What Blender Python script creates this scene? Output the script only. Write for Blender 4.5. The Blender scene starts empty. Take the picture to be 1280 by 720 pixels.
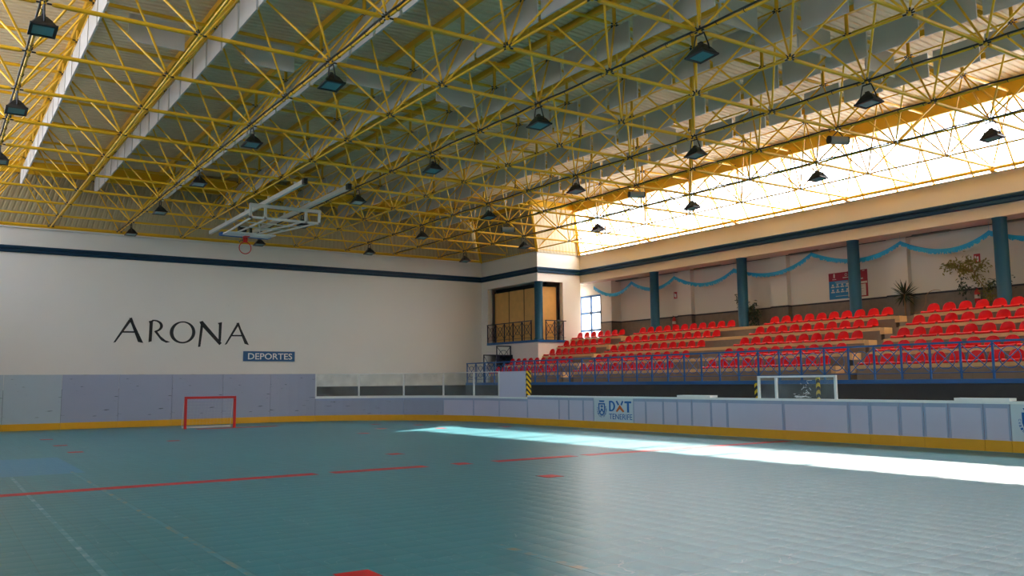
import bpy, bmesh, math, random
from mathutils import Vector as V, Matrix as M

random.seed(7)
sc = bpy.context.scene
COL = sc.collection
PI = math.pi

# ------------------------------------------------------------------ materials
def mat(name, col, rough=.6, metal=0., noise=.06, nscale=6., bump=0., bscale=60., spec=.5, extra=None):
    m = bpy.data.materials.new(name); m.use_nodes = True
    nt = m.node_tree; b = nt.nodes['Principled BSDF']
    b.inputs['Roughness'].default_value = rough
    b.inputs['Metallic'].default_value = metal
    b.inputs['Specular IOR Level'].default_value = spec
    tc = nt.nodes.new('ShaderNodeTexCoord')
    n = nt.nodes.new('ShaderNodeTexNoise'); n.inputs['Scale'].default_value = nscale; n.inputs['Detail'].default_value = 4
    nt.links.new(tc.outputs['Object'], n.inputs['Vector'])
    mx = nt.nodes.new('ShaderNodeMix'); mx.data_type = 'RGBA'
    mx.inputs['A'].default_value = (*[max(0, c * (1 - noise)) for c in col], 1)
    mx.inputs['B'].default_value = (*[min(1, c * (1 + noise)) for c in col], 1)
    nt.links.new(n.outputs['Fac'], mx.inputs['Factor'])
    nt.links.new(mx.outputs['Result'], b.inputs['Base Color'])
    if bump:
        n2 = nt.nodes.new('ShaderNodeTexNoise'); n2.inputs['Scale'].default_value = bscale
        nt.links.new(tc.outputs['Object'], n2.inputs['Vector'])
        bp = nt.nodes.new('ShaderNodeBump'); bp.inputs['Strength'].default_value = bump; bp.inputs['Distance'].default_value = .01
        nt.links.new(n2.outputs['Fac'], bp.inputs['Height']); nt.links.new(bp.outputs['Normal'], b.inputs['Normal'])
    if extra: extra(m, nt, b, tc, mx)
    return m

def speckle(dark, scale, lo, hi, stretch=(1, 1, 1), amount=1.):
    """dark marks of a shape of their own (dirt, scuffs) laid over the base colour"""
    def f(m, nt, b, tc, mx):
        mp = nt.nodes.new('ShaderNodeMapping'); mp.inputs['Scale'].default_value = stretch
        nt.links.new(tc.outputs['Object'], mp.inputs['Vector'])
        n = nt.nodes.new('ShaderNodeTexNoise'); n.inputs['Scale'].default_value = scale; n.inputs['Detail'].default_value = 2
        nt.links.new(mp.outputs['Vector'], n.inputs['Vector'])
        r = nt.nodes.new('ShaderNodeMapRange'); r.inputs['From Min'].default_value = lo; r.inputs['From Max'].default_value = hi
        r.inputs['To Max'].default_value = amount
        nt.links.new(n.outputs['Fac'], r.inputs['Value'])
        m2 = nt.nodes.new('ShaderNodeMix'); m2.data_type = 'RGBA'
        nt.links.new(r.outputs['Result'], m2.inputs['Factor'])
        nt.links.new(mx.outputs['Result'], m2.inputs['A']); m2.inputs['B'].default_value = (*dark, 1)
        nt.links.new(m2.outputs['Result'], b.inputs['Base Color'])
    return f

MT = {}
MT['yellow'] = mat('yellow_steel_paint', (.78, .44, .012), .38, noise=.08, nscale=3)
MT['purlin'] = mat('ochre_steel_paint', (.70, .40, .015), .5, noise=.08)
MT['black'] = mat('black_rubber', (.012, .012, .013), .5)
MT['housing'] = mat('black_lamp_housing', (.010, .010, .011), .45)
MT['lampglass'] = mat('lamp_glass', (.16, .36, .40), .12, spec=.8)
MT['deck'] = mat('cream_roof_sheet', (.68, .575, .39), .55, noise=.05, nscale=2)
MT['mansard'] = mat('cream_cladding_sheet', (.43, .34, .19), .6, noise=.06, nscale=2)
MT['baffle'] = mat('grey_acoustic_panel', (.56, .555, .55), .8, noise=.05, nscale=4)
MT['wall'] = mat('white_plaster_wall', (.81, .77, .71), .8, noise=.03, nscale=.6, bump=.15, bscale=40,
                 extra=speckle((.30, .27, .24), 20, .70, .76, amount=.35))
MT['wallstand'] = mat('cream_plaster_wall', (.70, .65, .57), .8, noise=.03, nscale=.8)
MT['fascia'] = mat('tan_cream_fascia', (.60, .51, .40), .8, noise=.03, nscale=.8)
MT['soffit'] = mat('pink_cream_soffit', (.60, .48, .42), .8)
MT['band'] = mat('blue_steel_band', (.007, .035, .072), .45, spec=.25)
MT['column'] = mat('blue_column_paint', (.016, .080, .135), .5, spec=.25)
MT['dado'] = mat('brown_stone_dado', (.20, .155, .115), .55, noise=.25, nscale=5)
MT['darkdado'] = mat('charcoal_wall_base', (.030, .029, .028), .6, noise=.3, nscale=4)
MT['darktrim_shade'] = mat('black_trim_and_shade', (.02, .02, .025), .5)
MT['concrete'] = mat('brown_grey_riser', (.30, .225, .165), .75, noise=.15, nscale=5)
MT['bench'] = mat('beige_bench_edge', (.74, .47, .22), .6, noise=.1, nscale=7)
MT['redseat'] = mat('red_seat_plastic', (.72, .003, .008), .35, noise=.04, spec=.3)
MT['rail'] = mat('blue_rail_paint', (.010, .11, .33), .35)
MT['balrail'] = mat('dark_blue_iron', (.010, .016, .045), .45)
MT['wood'] = mat('orange_plywood', (.76, .42, .12), .55, noise=.18, nscale=3)
MT['boardtall'] = mat('lavender_board', (.36, .38, .50), .4, noise=.04, nscale=2,
                      extra=speckle((.05, .05, .06), 2.6, .675, .73, (1, 1, 7), .8))
MT['boardpale'] = mat('pale_blue_board', (.44, .50, .56), .4, noise=.04, nscale=2,
                      extra=speckle((.08, .08, .09), 2.6, .675, .73, (1, 1, 7), .6))
MT['board'] = mat('white_lavender_board', (.60, .56, .70), .35, noise=.04, nscale=2.5)
MT['seam'] = mat('blue_grey_board_frame', (.34, .39, .56), .4, noise=.05)
MT['kick'] = mat('orange_yellow_kick_plate', (.84, .40, .010), .35, noise=.06)
MT['cap'] = mat('white_cap_rail', (.86, .86, .86), .4)
MT['signwhite'] = mat('pale_sign_board', (.62, .68, .74), .4, noise=.03)
MT['blue'] = mat('logo_blue', (.004, .12, .42), .4)
MT['signblue'] = mat('sign_blue', (.012, .10, .25), .45)
MT['orange'] = mat('logo_orange', (.68, .13, .012), .4)
MT['ink'] = mat('black_letter_paint', (.008, .008, .010), .5)
MT['letterwhite'] = mat('white_letter_paint', (.75, .75, .72), .5)
MT['goalred'] = mat('red_goal_paint', (.62, .012, .012), .3)
MT['whitesteel'] = mat('white_steel', (.66, .64, .60), .4)
MT['net'] = mat('white_net_cord', (.7, .7, .68), .8)
MT['postmetal'] = mat('aluminium_post', (.72, .72, .70), .35, metal=.2)
MT['leaf'] = mat('dark_leaf', (.025, .045, .015), .5, noise=.4)
MT['yleaf'] = mat('yellow_green_leaf', (.22, .19, .03), .5, noise=.4)
MT['bark'] = mat('tan_bark', (.30, .17, .08), .8)
MT['pot'] = mat('terracotta_pot', (.33, .13, .06), .7)
MT['extred'] = mat('extinguisher_red', (.45, .012, .015), .35)
MT['posterred'] = mat('poster_crimson', (.30, .010, .03), .5)
MT['posterblue'] = mat('poster_blue', (.015, .20, .42), .5)
MT['posterbeige'] = mat('poster_beige', (.62, .55, .47), .5)
MT['grey'] = mat('mid_grey_metal', (.30, .29, .27), .5)
MT['garland'] = mat('blue_tinsel', (.02, .40, .70), .35, noise=.3, nscale=30)
MT['outroof'] = mat('pale_bounce_roof', (.82, .76, .68), .9)
MT['fluoro'] = mat('grey_lamp_batten', (.16, .14, .11), .5)

def glass(name, trans=.8, rough=.05, tint=(.93, .96, .97)):
    m = bpy.data.materials.new(name); m.use_nodes = True
    nt = m.node_tree; nt.nodes.clear()
    out = nt.nodes.new('ShaderNodeOutputMaterial'); mix = nt.nodes.new('ShaderNodeMixShader')
    tr = nt.nodes.new('ShaderNodeBsdfTransparent'); tr.inputs['Color'].default_value = (*tint, 1)
    gl = nt.nodes.new('ShaderNodeBsdfPrincipled'); gl.inputs['Base Color'].default_value = (.55, .58, .6, 1); gl.inputs['Roughness'].default_value = rough
    n = nt.nodes.new('ShaderNodeTexNoise'); n.inputs['Scale'].default_value = 2.5; n.inputs['Detail'].default_value = 6
    tc = nt.nodes.new('ShaderNodeTexCoord'); nt.links.new(tc.outputs['Object'], n.inputs['Vector'])
    r = nt.nodes.new('ShaderNodeMapRange'); r.inputs['From Min'].default_value = .35; r.inputs['From Max'].default_value = .75
    r.inputs['To Min'].default_value = 1 - trans - .04; r.inputs['To Max'].default_value = 1 - trans + .10
    nt.links.new(n.outputs['Fac'], r.inputs['Value']); nt.links.new(r.outputs['Result'], mix.inputs['Fac'])
    nt.links.new(tr.outputs[0], mix.inputs[1]); nt.links.new(gl.outputs[0], mix.inputs[2]); nt.links.new(mix.outputs[0], out.inputs['Surface'])
    return m
MT['shield'] = glass('scuffed_clear_shield', .93, .12)

def poly_sheet(name, trans, col):
    """translucent polycarbonate: part clear, part diffusing"""
    m = bpy.data.materials.new(name); m.use_nodes = True
    nt = m.node_tree; nt.nodes.clear()
    out = nt.nodes.new('ShaderNodeOutputMaterial'); mix = nt.nodes.new('ShaderNodeMixShader'); mix.inputs['Fac'].default_value = trans
    tl = nt.nodes.new('ShaderNodeBsdfTranslucent'); tr = nt.nodes.new('ShaderNodeBsdfTransparent')
    n = nt.nodes.new('ShaderNodeTexNoise'); n.inputs['Scale'].default_value = 1.5
    mx = nt.nodes.new('ShaderNodeMix'); mx.data_type = 'RGBA'
    mx.inputs['A'].default_value = (*[c * .97 for c in col], 1); mx.inputs['B'].default_value = (*col, 1)
    nt.links.new(n.outputs['Fac'], mx.inputs['Factor']); nt.links.new(mx.outputs['Result'], tl.inputs['Color'])
    nt.links.new(tl.outputs[0], mix.inputs[1]); nt.links.new(tr.outputs[0], mix.inputs[2]); nt.links.new(mix.outputs[0], out.inputs['Surface'])
    return m
MT['polycarb'] = poly_sheet('clear_polycarbonate', .62, (.95, .95, .92))
MT['polycarb_grey'] = poly_sheet('light_cutting_polycarbonate', .35, (.38, .46, .60))  # grey tint added to cut daylight from the unseen side
MT['frosted'] = poly_sheet('sun_diffusing_window_glass', .25, (.95, .95, .95))  # frosting added to keep direct sun off the seats

def hazard():
    m = mat('yellow_black_hazard_stripe', (.75, .50, .01), .5)
    nt = m.node_tree; b = nt.nodes['Principled BSDF']
    tc = nt.nodes.new('ShaderNodeTexCoord'); sp = nt.nodes.new('ShaderNodeSeparateXYZ'); nt.links.new(tc.outputs['Object'], sp.inputs[0])
    a = nt.nodes.new('ShaderNodeMath'); a.operation = 'ADD'; nt.links.new(sp.outputs['Y'], a.inputs[0]); nt.links.new(sp.outputs['Z'], a.inputs[1])
    a2 = nt.nodes.new('ShaderNodeMath'); a2.operation = 'ADD'; nt.links.new(a.outputs[0], a2.inputs[0]); nt.links.new(sp.outputs['X'], a2.inputs[1])
    d = nt.nodes.new('ShaderNodeMath'); d.operation = 'DIVIDE'; d.inputs[1].default_value = .19; nt.links.new(a2.outputs[0], d.inputs[0])
    f = nt.nodes.new('ShaderNodeMath'); f.operation = 'FRACT'; nt.links.new(d.outputs[0], f.inputs[0])
    g = nt.nodes.new('ShaderNodeMath'); g.operation = 'GREATER_THAN'; g.inputs[1].default_value = .5; nt.links.new(f.outputs[0], g.inputs[0])
    mx = nt.nodes.new('ShaderNodeMix'); mx.data_type = 'RGBA'; mx.inputs['A'].default_value = (.75, .50, .01, 1); mx.inputs['B'].default_value = (.012, .012, .012, 1)
    nt.links.new(g.outputs[0], mx.inputs['Factor']); nt.links.new(mx.outputs['Result'], b.inputs['Base Color'])
    return m
MT['hazard'] = hazard()

def floor_mat():
    m = bpy.data.materials.new('teal_sport_tile'); m.use_nodes = True
    nt = m.node_tree; b = nt.nodes['Principled BSDF']; L = nt.links.new
    tc = nt.nodes.new('ShaderNodeTexCoord')
    mp = nt.nodes.new('ShaderNodeMapping'); mp.inputs['Scale'].default_value = (1 / .3, 1 / .3, 1); L(tc.outputs['Object'], mp.inputs['Vector'])
    sp = nt.nodes.new('ShaderNodeSeparateXYZ'); L(mp.outputs[0], sp.inputs[0])
    def op(o, a, c=None):
        n = nt.nodes.new('ShaderNodeMath'); n.operation = o
        for i, q in enumerate((a, c)):
            if q is None: continue
            if isinstance(q, (int, float)): n.inputs[i].default_value = q
            else: L(q, n.inputs[i])
        return n.outputs[0]
    fl = nt.nodes.new('ShaderNodeVectorMath'); fl.operation = 'FLOOR'; L(mp.outputs[0], fl.inputs[0])
    wn = nt.nodes.new('ShaderNodeTexWhiteNoise'); wn.noise_dimensions = '2D'; L(fl.outputs[0], wn.inputs['Vector'])
    fx = op('SUBTRACT', op('FRACT', sp.outputs['X']), .5); fy = op('SUBTRACT', op('FRACT', sp.outputs['Y']), .5)
    dome = op('ADD', op('MULTIPLY', fx, fx), op('MULTIPLY', fy, fy))
    edge = op('MAXIMUM', op('ABSOLUTE', fx), op('ABSOLUTE', fy))
    groove = op('GREATER_THAN', edge, .482)
    big = nt.nodes.new('ShaderNodeTexNoise'); big.inputs['Scale'].default_value = .35; big.inputs['Detail'].default_value = 5; L(tc.outputs['Object'], big.inputs['Vector'])
    fine = nt.nodes.new('ShaderNodeTexNoise'); fine.inputs['Scale'].default_value = 55; L(tc.outputs['Object'], fine.inputs['Vector'])
    mx = nt.nodes.new('ShaderNodeMix'); mx.data_type = 'RGBA'; mx.inputs['A'].default_value = (.024, .195, .245, 1); mx.inputs['B'].default_value = (.050, .265, .320, 1)
    L(op('ADD', op('MULTIPLY', wn.outputs['Value'], .35), op('MULTIPLY', big.outputs['Fac'], .6)), mx.inputs['Factor'])
    # grooves between tiles
    m2 = nt.nodes.new('ShaderNodeMix'); m2.data_type = 'RGBA'; m2.inputs['B'].default_value = (.05, .15, .17, 1)
    L(op('MULTIPLY', groove, .6), m2.inputs['Factor']); L(mx.outputs['Result'], m2.inputs['A'])
    # the patch of bluer tiles and scratches
    so = nt.nodes.new('ShaderNodeSeparateXYZ'); L(tc.outputs['Object'], so.inputs[0])
    patch = op('MULTIPLY', op('LESS_THAN', so.outputs['X'], 2.55), op('MULTIPLY', op('GREATER_THAN', so.outputs['Y'], 18.0), op('LESS_THAN', so.outputs['Y'], 22.2)))
    m3 = nt.nodes.new('ShaderNodeMix'); m3.data_type = 'RGBA'; m3.inputs['B'].default_value = (.020, .24, .46, 1)
    L(op('MULTIPLY', patch, .75), m3.inputs['Factor']); L(m2.outputs['Result'], m3.inputs['A'])
    # thin pale skid scratches
    sc_ = nt.nodes.new('ShaderNodeTexNoise'); sc_.inputs['Scale'].default_value = .8; sc_.inputs['Detail'].default_value = 3; sc_.inputs['Distortion'].default_value = 2.; L(tc.outputs['Object'], sc_.inputs['Vector'])
    band = op('LESS_THAN', op('ABSOLUTE', op('SUBTRACT', sc_.outputs['Fac'], .5)), .0018)
    m4 = nt.nodes.new('ShaderNodeMix'); m4.data_type = 'RGBA'; m4.inputs['B'].default_value = (.45, .55, .58, 1)
    L(op('MULTIPLY', band, .35), m4.inputs['Factor']); L(m3.outputs['Result'], m4.inputs['A'])
    L(m4.outputs['Result'], b.inputs['Base Color'])
    b.inputs['Roughness'].default_value = .36
    b.inputs['Specular IOR Level'].default_value = .52
    h = op('ADD', op('MULTIPLY', dome, -1.), op('MULTIPLY', fine.outputs['Fac'], .10))
    h = op('ADD', h, op('MULTIPLY', groove, -.1))
    bp = nt.nodes.new('ShaderNodeBump'); bp.inputs['Strength'].default_value = .7; bp.inputs['Distance'].default_value = .014
    L(h, bp.inputs['Height']); L(bp.outputs['Normal'], b.inputs['Normal'])
    return m
MT['floor'] = floor_mat()
MT['redmark'] = mat('red_floor_tile', (.58, .014, .020), .45, noise=.12, nscale=10, spec=.3)
def worn(name, col):
    def f(m, nt, b, tc, mx):
        n = nt.nodes.new('ShaderNodeTexNoise'); n.inputs['Scale'].default_value = 5; n.inputs['Detail'].default_value = 6
        nt.links.new(tc.outputs['Object'], n.inputs['Vector'])
        r = nt.nodes.new('ShaderNodeMapRange'); r.inputs['From Min'].default_value = .48; r.inputs['From Max'].default_value = .72
        nt.links.new(n.outputs['Fac'], r.inputs['Value'])
        m2 = nt.nodes.new('ShaderNodeMix'); m2.data_type = 'RGBA'; m2.inputs['A'].default_value = (.05, .27, .34, 1)
        nt.links.new(r.outputs['Result'], m2.inputs['Factor']); nt.links.new(mx.outputs['Result'], m2.inputs['B'])
        nt.links.new(m2.outputs['Result'], b.inputs['Base Color'])
    return mat(name, col, .35, extra=f)
MT['whiteline'] = worn('worn_white_line', (.38, .52, .58))
MT['orangeline'] = worn('worn_orange_line', (.45, .26, .07))

# ------------------------------------------------------------------ mesh builder
class MB:
    def __init__(s): s.v = []; s.f = []; s.mi = []; s.sm = []; s.cur = 0
    def add(s, vs, fs, smooth=False):
        o = len(s.v); s.v += [tuple(v) for v in vs]
        for f in fs: s.f.append([o + i for i in f]); s.mi.append(s.cur); s.sm.append(smooth)
        return s
    def box(s, x0, x1, y0, y1, z0, z1):
        vs = [(x, y, z) for x in (x0, x1) for y in (y0, y1) for z in (z0, z1)]
        return s.add(vs, [(0, 1, 3, 2), (4, 6, 7, 5), (0, 4, 5, 1), (2, 3, 7, 6), (0, 2, 6, 4), (1, 5, 7, 3)])
    def obox(s, c, ax, ay, az):
        """box about c with half-axes ax, ay, az"""
        c, ax, ay, az = map(V, (c, ax, ay, az))
        vs = [c + i * ax + j * ay + k * az for i in (-1, 1) for j in (-1, 1) for k in (-1, 1)]
        return s.add(vs, [(0, 1, 3, 2), (4, 6, 7, 5), (0, 4, 5, 1), (2, 3, 7, 6), (0, 2, 6, 4), (1, 5, 7, 3)])
    def tube(s, a, b, r, n=8, r2=None, caps=True):
        a, b = V(a), V(b); d = (b - a).normalized(); r2 = r if r2 is None else r2
        u = d.cross(V((0, 0, 1))) if abs(d.z) < .95 else d.cross(V((1, 0, 0)))
        u.normalize(); w = d.cross(u)
        vs = []
        for p, q in ((a, r), (b, r2)):
            for i in range(n):
                t = 2 * PI * i / n; vs.append(p + u * math.cos(t) * q + w * math.sin(t) * q)
        s.add(vs, [(i, (i + 1) % n, n + (i + 1) % n, n + i) for i in range(n)], True)
        if caps: s.add(vs, [tuple(range(n))[::-1], tuple(range(n, 2 * n))])
        return s
    def path(s, pts, r, n=6):
        for a, b in zip(pts, pts[1:]): s.tube(a, b, r, n)
        return s
    def sphere(s, c, r, seg=8, rings=5):
        c = V(c); vs = [c + V((0, 0, r))]; fs = []
        for i in range(1, rings):
            t = PI * i / rings
            for j in range(seg):
                p = 2 * PI * j / seg; vs.append(c + V((math.sin(t) * math.cos(p), math.sin(t) * math.sin(p), math.cos(t))) * r)
        vs.append(c - V((0, 0, r))); e = len(vs) - 1
        for j in range(seg):
            fs.append((0, 1 + j, 1 + (j + 1) % seg)); fs.append((e, e - seg + (j + 1) % seg, e - seg + j))
        for i in range(rings - 2):
            for j in range(seg):
                a = 1 + i * seg; fs.append((a + j, a + seg + j, a + seg + (j + 1) % seg, a + (j + 1) % seg))
        return s.add(vs, fs, True)
    def ring(s, c, u, w, R, r, n=24, m=6, a0=0., a1=2 * PI):
        c, u, w = map(V, (c, u, w)); u.normalize(); w.normalize(); k = u.cross(w)
        full = abs(a1 - a0 - 2 * PI) < 1e-6; N = n if full else n + 1; vs = []
        for i in range(N):
            t = a0 + (a1 - a0) * i / n; rad = u * math.cos(t) + w * math.sin(t)
            for j in range(m):
                p = 2 * PI * j / m; vs.append(c + rad * (R + r * math.cos(p)) + k * r * math.sin(p))
        fs = []
        for i in range(n):
            i2 = (i + 1) % N
            for j in range(m): fs.append((i * m + j, i2 * m + j, i2 * m + (j + 1) % m, i * m + (j + 1) % m))
        return s.add(vs, fs, True)
    def prism(s, poly, o, u, w, k):
        """polygon (u,w) at o pushed along k"""
        o, u, w, k = map(V, (o, u, w, k)); n = len(poly)
        vs = [o + u * a + w * b for a, b in poly] + [o + u * a + w * b + k for a, b in poly]
        return s.add(vs, [tuple(range(n))[::-1], tuple(range(n, 2 * n))] + [(i, (i + 1) % n, n + (i + 1) % n, n + i) for i in range(n)])
    def lathe(s, c, prof, n=16):
        c = V(c); vs = []
        for r, z in prof:
            for i in range(n): t = 2 * PI * i / n; vs.append(c + V((r * math.cos(t), r * math.sin(t), z)))
        fs = [(a * n + i, a * n + (i + 1) % n, (a + 1) * n + (i + 1) % n, (a + 1) * n + i) for a in range(len(prof) - 1) for i in range(n)]
        s.add(vs, fs, True)
        return s.add(vs, [tuple(range(n))[::-1], tuple(range((len(prof) - 1) * n, len(prof) * n))])
    def build(s, name, mats, parent=None, kind=None, label=None, bevel=0, org=None):
        if not isinstance(mats, (list, tuple)): mats = [mats]
        off = org if org is not None else (world(parent) if parent is not None else V((0, 0, 0)))
        off = V(off)
        me = bpy.data.meshes.new(name)
        me.from_pydata([tuple(V(v) - off) for v in s.v], [], s.f)
        for m in mats: me.materials.append(MT[m])
        me.polygons.foreach_set('material_index', s.mi); me.polygons.foreach_set('use_smooth', s.sm)
        me.update()
        bm = bmesh.new(); bm.from_mesh(me); bmesh.ops.recalc_face_normals(bm, faces=bm.faces); bm.to_mesh(me); bm.free()
        o = bpy.data.objects.new(name, me); COL.objects.link(o)
        if parent is not None:
            o.parent = parent; o.location = off - world(parent)
        else: o.location = off
        if bevel:
            md = o.modifiers.new('bevel', 'BEVEL'); md.width = bevel; md.segments = 2; md.limit_method = 'ANGLE'
        if kind: o['kind'] = kind
        if label: o['label'] = label
        return o
WL = {}
def world(o):
    p = V((0, 0, 0))
    while o is not None: p = p + o.location; o = o.parent
    return p
def tag(o, label, cat, group=None, kind=None):
    o['label'] = label; o['category'] = cat
    if group: o['group'] = group
    if kind: o['kind'] = kind
    return o
def empty(name, loc, label, cat, group=None):
    o = bpy.data.objects.new(name, None); COL.objects.link(o); o.location = loc; o.empty_display_size = .2
    return tag(o, label, cat, group)
def struct(o, label=None, cat=None):
    o['kind'] = 'structure'
    if label: o['label'] = label
    if cat: o['category'] = cat
    return o
def copy_tree(o, parent=None):
    c = o.copy(); COL.objects.link(c)
    if parent is not None: c.parent = parent
    for ch in o.children: copy_tree(ch, c)
    return c
ORD = ['first', 'second', 'third', 'fourth', 'fifth', 'sixth', 'seventh', 'eighth', 'ninth', 'tenth', 'eleventh', 'twelfth', 'thirteenth', 'fourteenth', 'fifteenth', 'sixteenth', 'seventeenth', 'eighteenth', 'nineteenth', 'twentieth', 'twenty-first', 'twenty-second', 'twenty-third', 'twenty-fourth', 'twenty-fifth', 'twenty-sixth']

# ------------------------------------------------------------------ camera
F = 1085.82; YAW, PITCH, ROLL = .592172, .107376, -.009218
fwd = V((math.sin(YAW) * math.cos(PITCH), math.cos(YAW) * math.cos(PITCH), math.sin(PITCH)))
rt = V((math.cos(YAW), -math.sin(YAW), 0)); up = rt.cross(fwd)
rt2 = rt * math.cos(ROLL) + up * math.sin(ROLL); up2 = up * math.cos(ROLL) - rt * math.sin(ROLL)
EYE = V((0, 0, 1.6))
cd = bpy.data.cameras.new('camera'); cam = bpy.data.objects.new('camera', cd); COL.objects.link(cam)
cd.sensor_width = 36; cd.lens = F / 1280 * 36; cd.clip_end = 400
R = M((rt2, up2, -fwd)).transposed().to_4x4(); cam.matrix_world = M.Translation(EYE) @ R
sc.camera = cam
def proj(p):
    d = V(p) - EYE; z = d.dot(fwd)
    if z < .2: return None
    return (640 + F * d.dot(rt2) / z, 360 - F * d.dot(up2) / z, z)
def seen(p, m=60):
    q = proj(p); return q is not None and -m < q[0] < 1280 + m and -m < q[1] < 720 + m

# ------------------------------------------------------------------ key sizes
S = 2.5; SY = 2.509; X0 = 1.294; YW = 38.23; ZB = 7.868; ZT = 9.635
YE = 38.30           # lettered end wall
YN = -6.95           # wall behind the camera
XL = -1.30           # wall on the near side
XJ = 23.85; YJ = 33.3   # alcove block in the far corner
XF = 26.42           # fascia over the stand
XB = 27.65           # back wall of the stand
ZTOP = 7.72; ZS = 6.38
XR = 21.2; ZP = 1.57; YP = 35.45   # stand platform: front face, height, far end
nx = lambda i: X0 + S * i
ny = lambda j: YW - SY * j
post_h = lambda k: .72 - .12 * abs(k - 4.5)
deck_z = lambda x: ZT + .16 + .72 - .048 * abs(x - nx(4.5))

# ------------------------------------------------------------------ floor with its markings
fb = MB(); fb.box(XL - .2, XB + .3, YN - .2, YE + .2, -.3, 0)
fb.cur = 1
def mark(x0, x1, y0, y1): fb.box(x0, x1, y0, y1, -.002, .0035 - .0008 * fb.cur)
for a, b in ((-1.1, 5.85), (6.15, 8.05), (9.63, 11.65), (11.95, 18.7)): mark(a, b, 14.84, 15.17)
for x, y in ((8.86, 15.0), (8.88, 12.1), (8.88, 18.0), (11.7, 25.95), (6.0, 26.4), (3.1, 29.7), (3.1, 26.45), (3.1, 23.6), (15.05, 26.9), (13.4, 28.2), (14.6, 31.3), (15.6, 29.6), (17.3, 26.2)):
    mark(x - .17, x + .17, y - .18, y + .18)
mark(2.93, 3.25, 6.55, 7.1)
mark(8.2, 11.2, 32.45, 32.95)
fb.cur = 2; mark(1.32, 1.37, 4.0, 17.9)
fb.cur = 3; mark(2.33, 2.385, 4.0, 18.3); mark(4.72, 4.82, 5.6, 7.4)
struct(fb.build('floor', ['floor', 'redmark', 'whiteline', 'orangeline']))

# ------------------------------------------------------------------ walls
def band(mb, a, b, n):
    """blue moulded band from a to b (xy), standing n (xy) proud of the wall"""
    a, b, n = V((*a, 0)), V((*b, 0)), V((*n, 0))
    prof = [(0, 6.75), (.05, 6.75), (.07, 6.78), (.07, 6.86), (.045, 6.875), (.045, 6.895), (.08, 6.91), (.09, 6.99), (.06, 7.02), (0, 7.02)]
    N = len(prof)
    vs = [a + n * p + V((0, 0, z)) for p, z in prof] + [b + n * p + V((0, 0, z)) for p, z in prof]
    mb.add(vs, [(i, (i + 1) % N, N + (i + 1) % N, N + i) for i in range(N)] + [tuple(range(N)), tuple(range(N, 2 * N))])

w = MB(); w.box(XL - .2, XB + .3, YE, YE + .25, 1.45, ZTOP); w.cur = 1; w.box(XL - .2, XB + .3, YE - .015, YE + .25, 0, 1.45)
struct(w.build('wall_back', ['wall', 'darkdado']))
w = MB(); w.box(XL - .25, XL, YN, YE, 0, ZTOP); struct(w.build('wall_left', 'wall'))
w = MB(); w.box(XL - .25, XB + .3, YN - .25, YN, 0, 10.6); struct(w.build('wall_front', 'wall'))
# alcove block: faces with the balcony opening (z 3.57..6.35) and the dark stair door
w = MB()
w.box(XJ, XJ + .25, YJ, YE, 6.35, ZTOP)                 # lintel band over the opening, long face
w.box(XJ, XJ + .25, 37.70, YE, 3.45, 6.35)              # pier at the end wall
w.box(XJ + .25, XF + .3, YJ, YJ + .25, 6.35, ZTOP)      # lintel, short face
w.box(25.36, XF + .02, YJ, YJ + .25, 1.0, 6.35)         # pier, short face
w.box(XJ, 25.36, YJ, YJ + .25, 0, 3.45)                 # parapet, short face
w.box(XJ, XJ + .25, YJ + .25, 35.5, 0, 3.45)
w.box(XJ, XJ + .25, 37.75, YE, 0, 3.45)
w.box(XJ, XJ + .25, 35.5, 37.75, 2.92, 3.45)
w.box(XJ, XJ + .25, 35.5, 37.75, 0, ZP)
w.box(XF - .30, XF - .05, YJ + .25, YE, 0, ZTOP)         # end of the alcove
w.box(XJ + .25, XF - .30, YJ + .25, YE, 3.3, 3.45)      # balcony floor
w.box(XJ + .25, XF - .30, YJ + .25, YE, 6.40, 6.55)           # balcony ceiling
struct(w.build('wall_alcove', 'wall'))
w = MB(); w.box(XJ + .9, XJ + 1.0, 35.2, YE, ZP - .2, 3.3); w.box(XJ + .25, XJ + .9, 35.30, 35.42, ZP - .2, 3.3); struct(w.build('wall_stairwell', 'darktrim_shade'))  # black colour stands in for the shade inside the stair opening
w = MB(); w.box(XJ + .9, XJ + 1.0, YJ + .6, YE, 3.45, 6.4); struct(w.build('wall_balcony', 'darktrim_shade'))  # black backing, painted shade for the gap above the shutters
# fascia over the stand
w = MB(); w.box(XF, XF + .30, YN, YJ, ZS, ZTOP); struct(w.build('wall_fascia', 'fascia'))
# soffit, unseen outer roof added wide and pale to bounce sunlight in
w = MB(); w.box(XF + .30, 29.5, YN, YE, ZS, ZS + .12); struct(w.build('ceiling_stand', 'soffit'))
w = MB(); w.box(XF + .30, 34, YN, YE, ZS + .25, ZS + .35); struct(w.build('roof_outer_bounce', 'outroof'))
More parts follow.
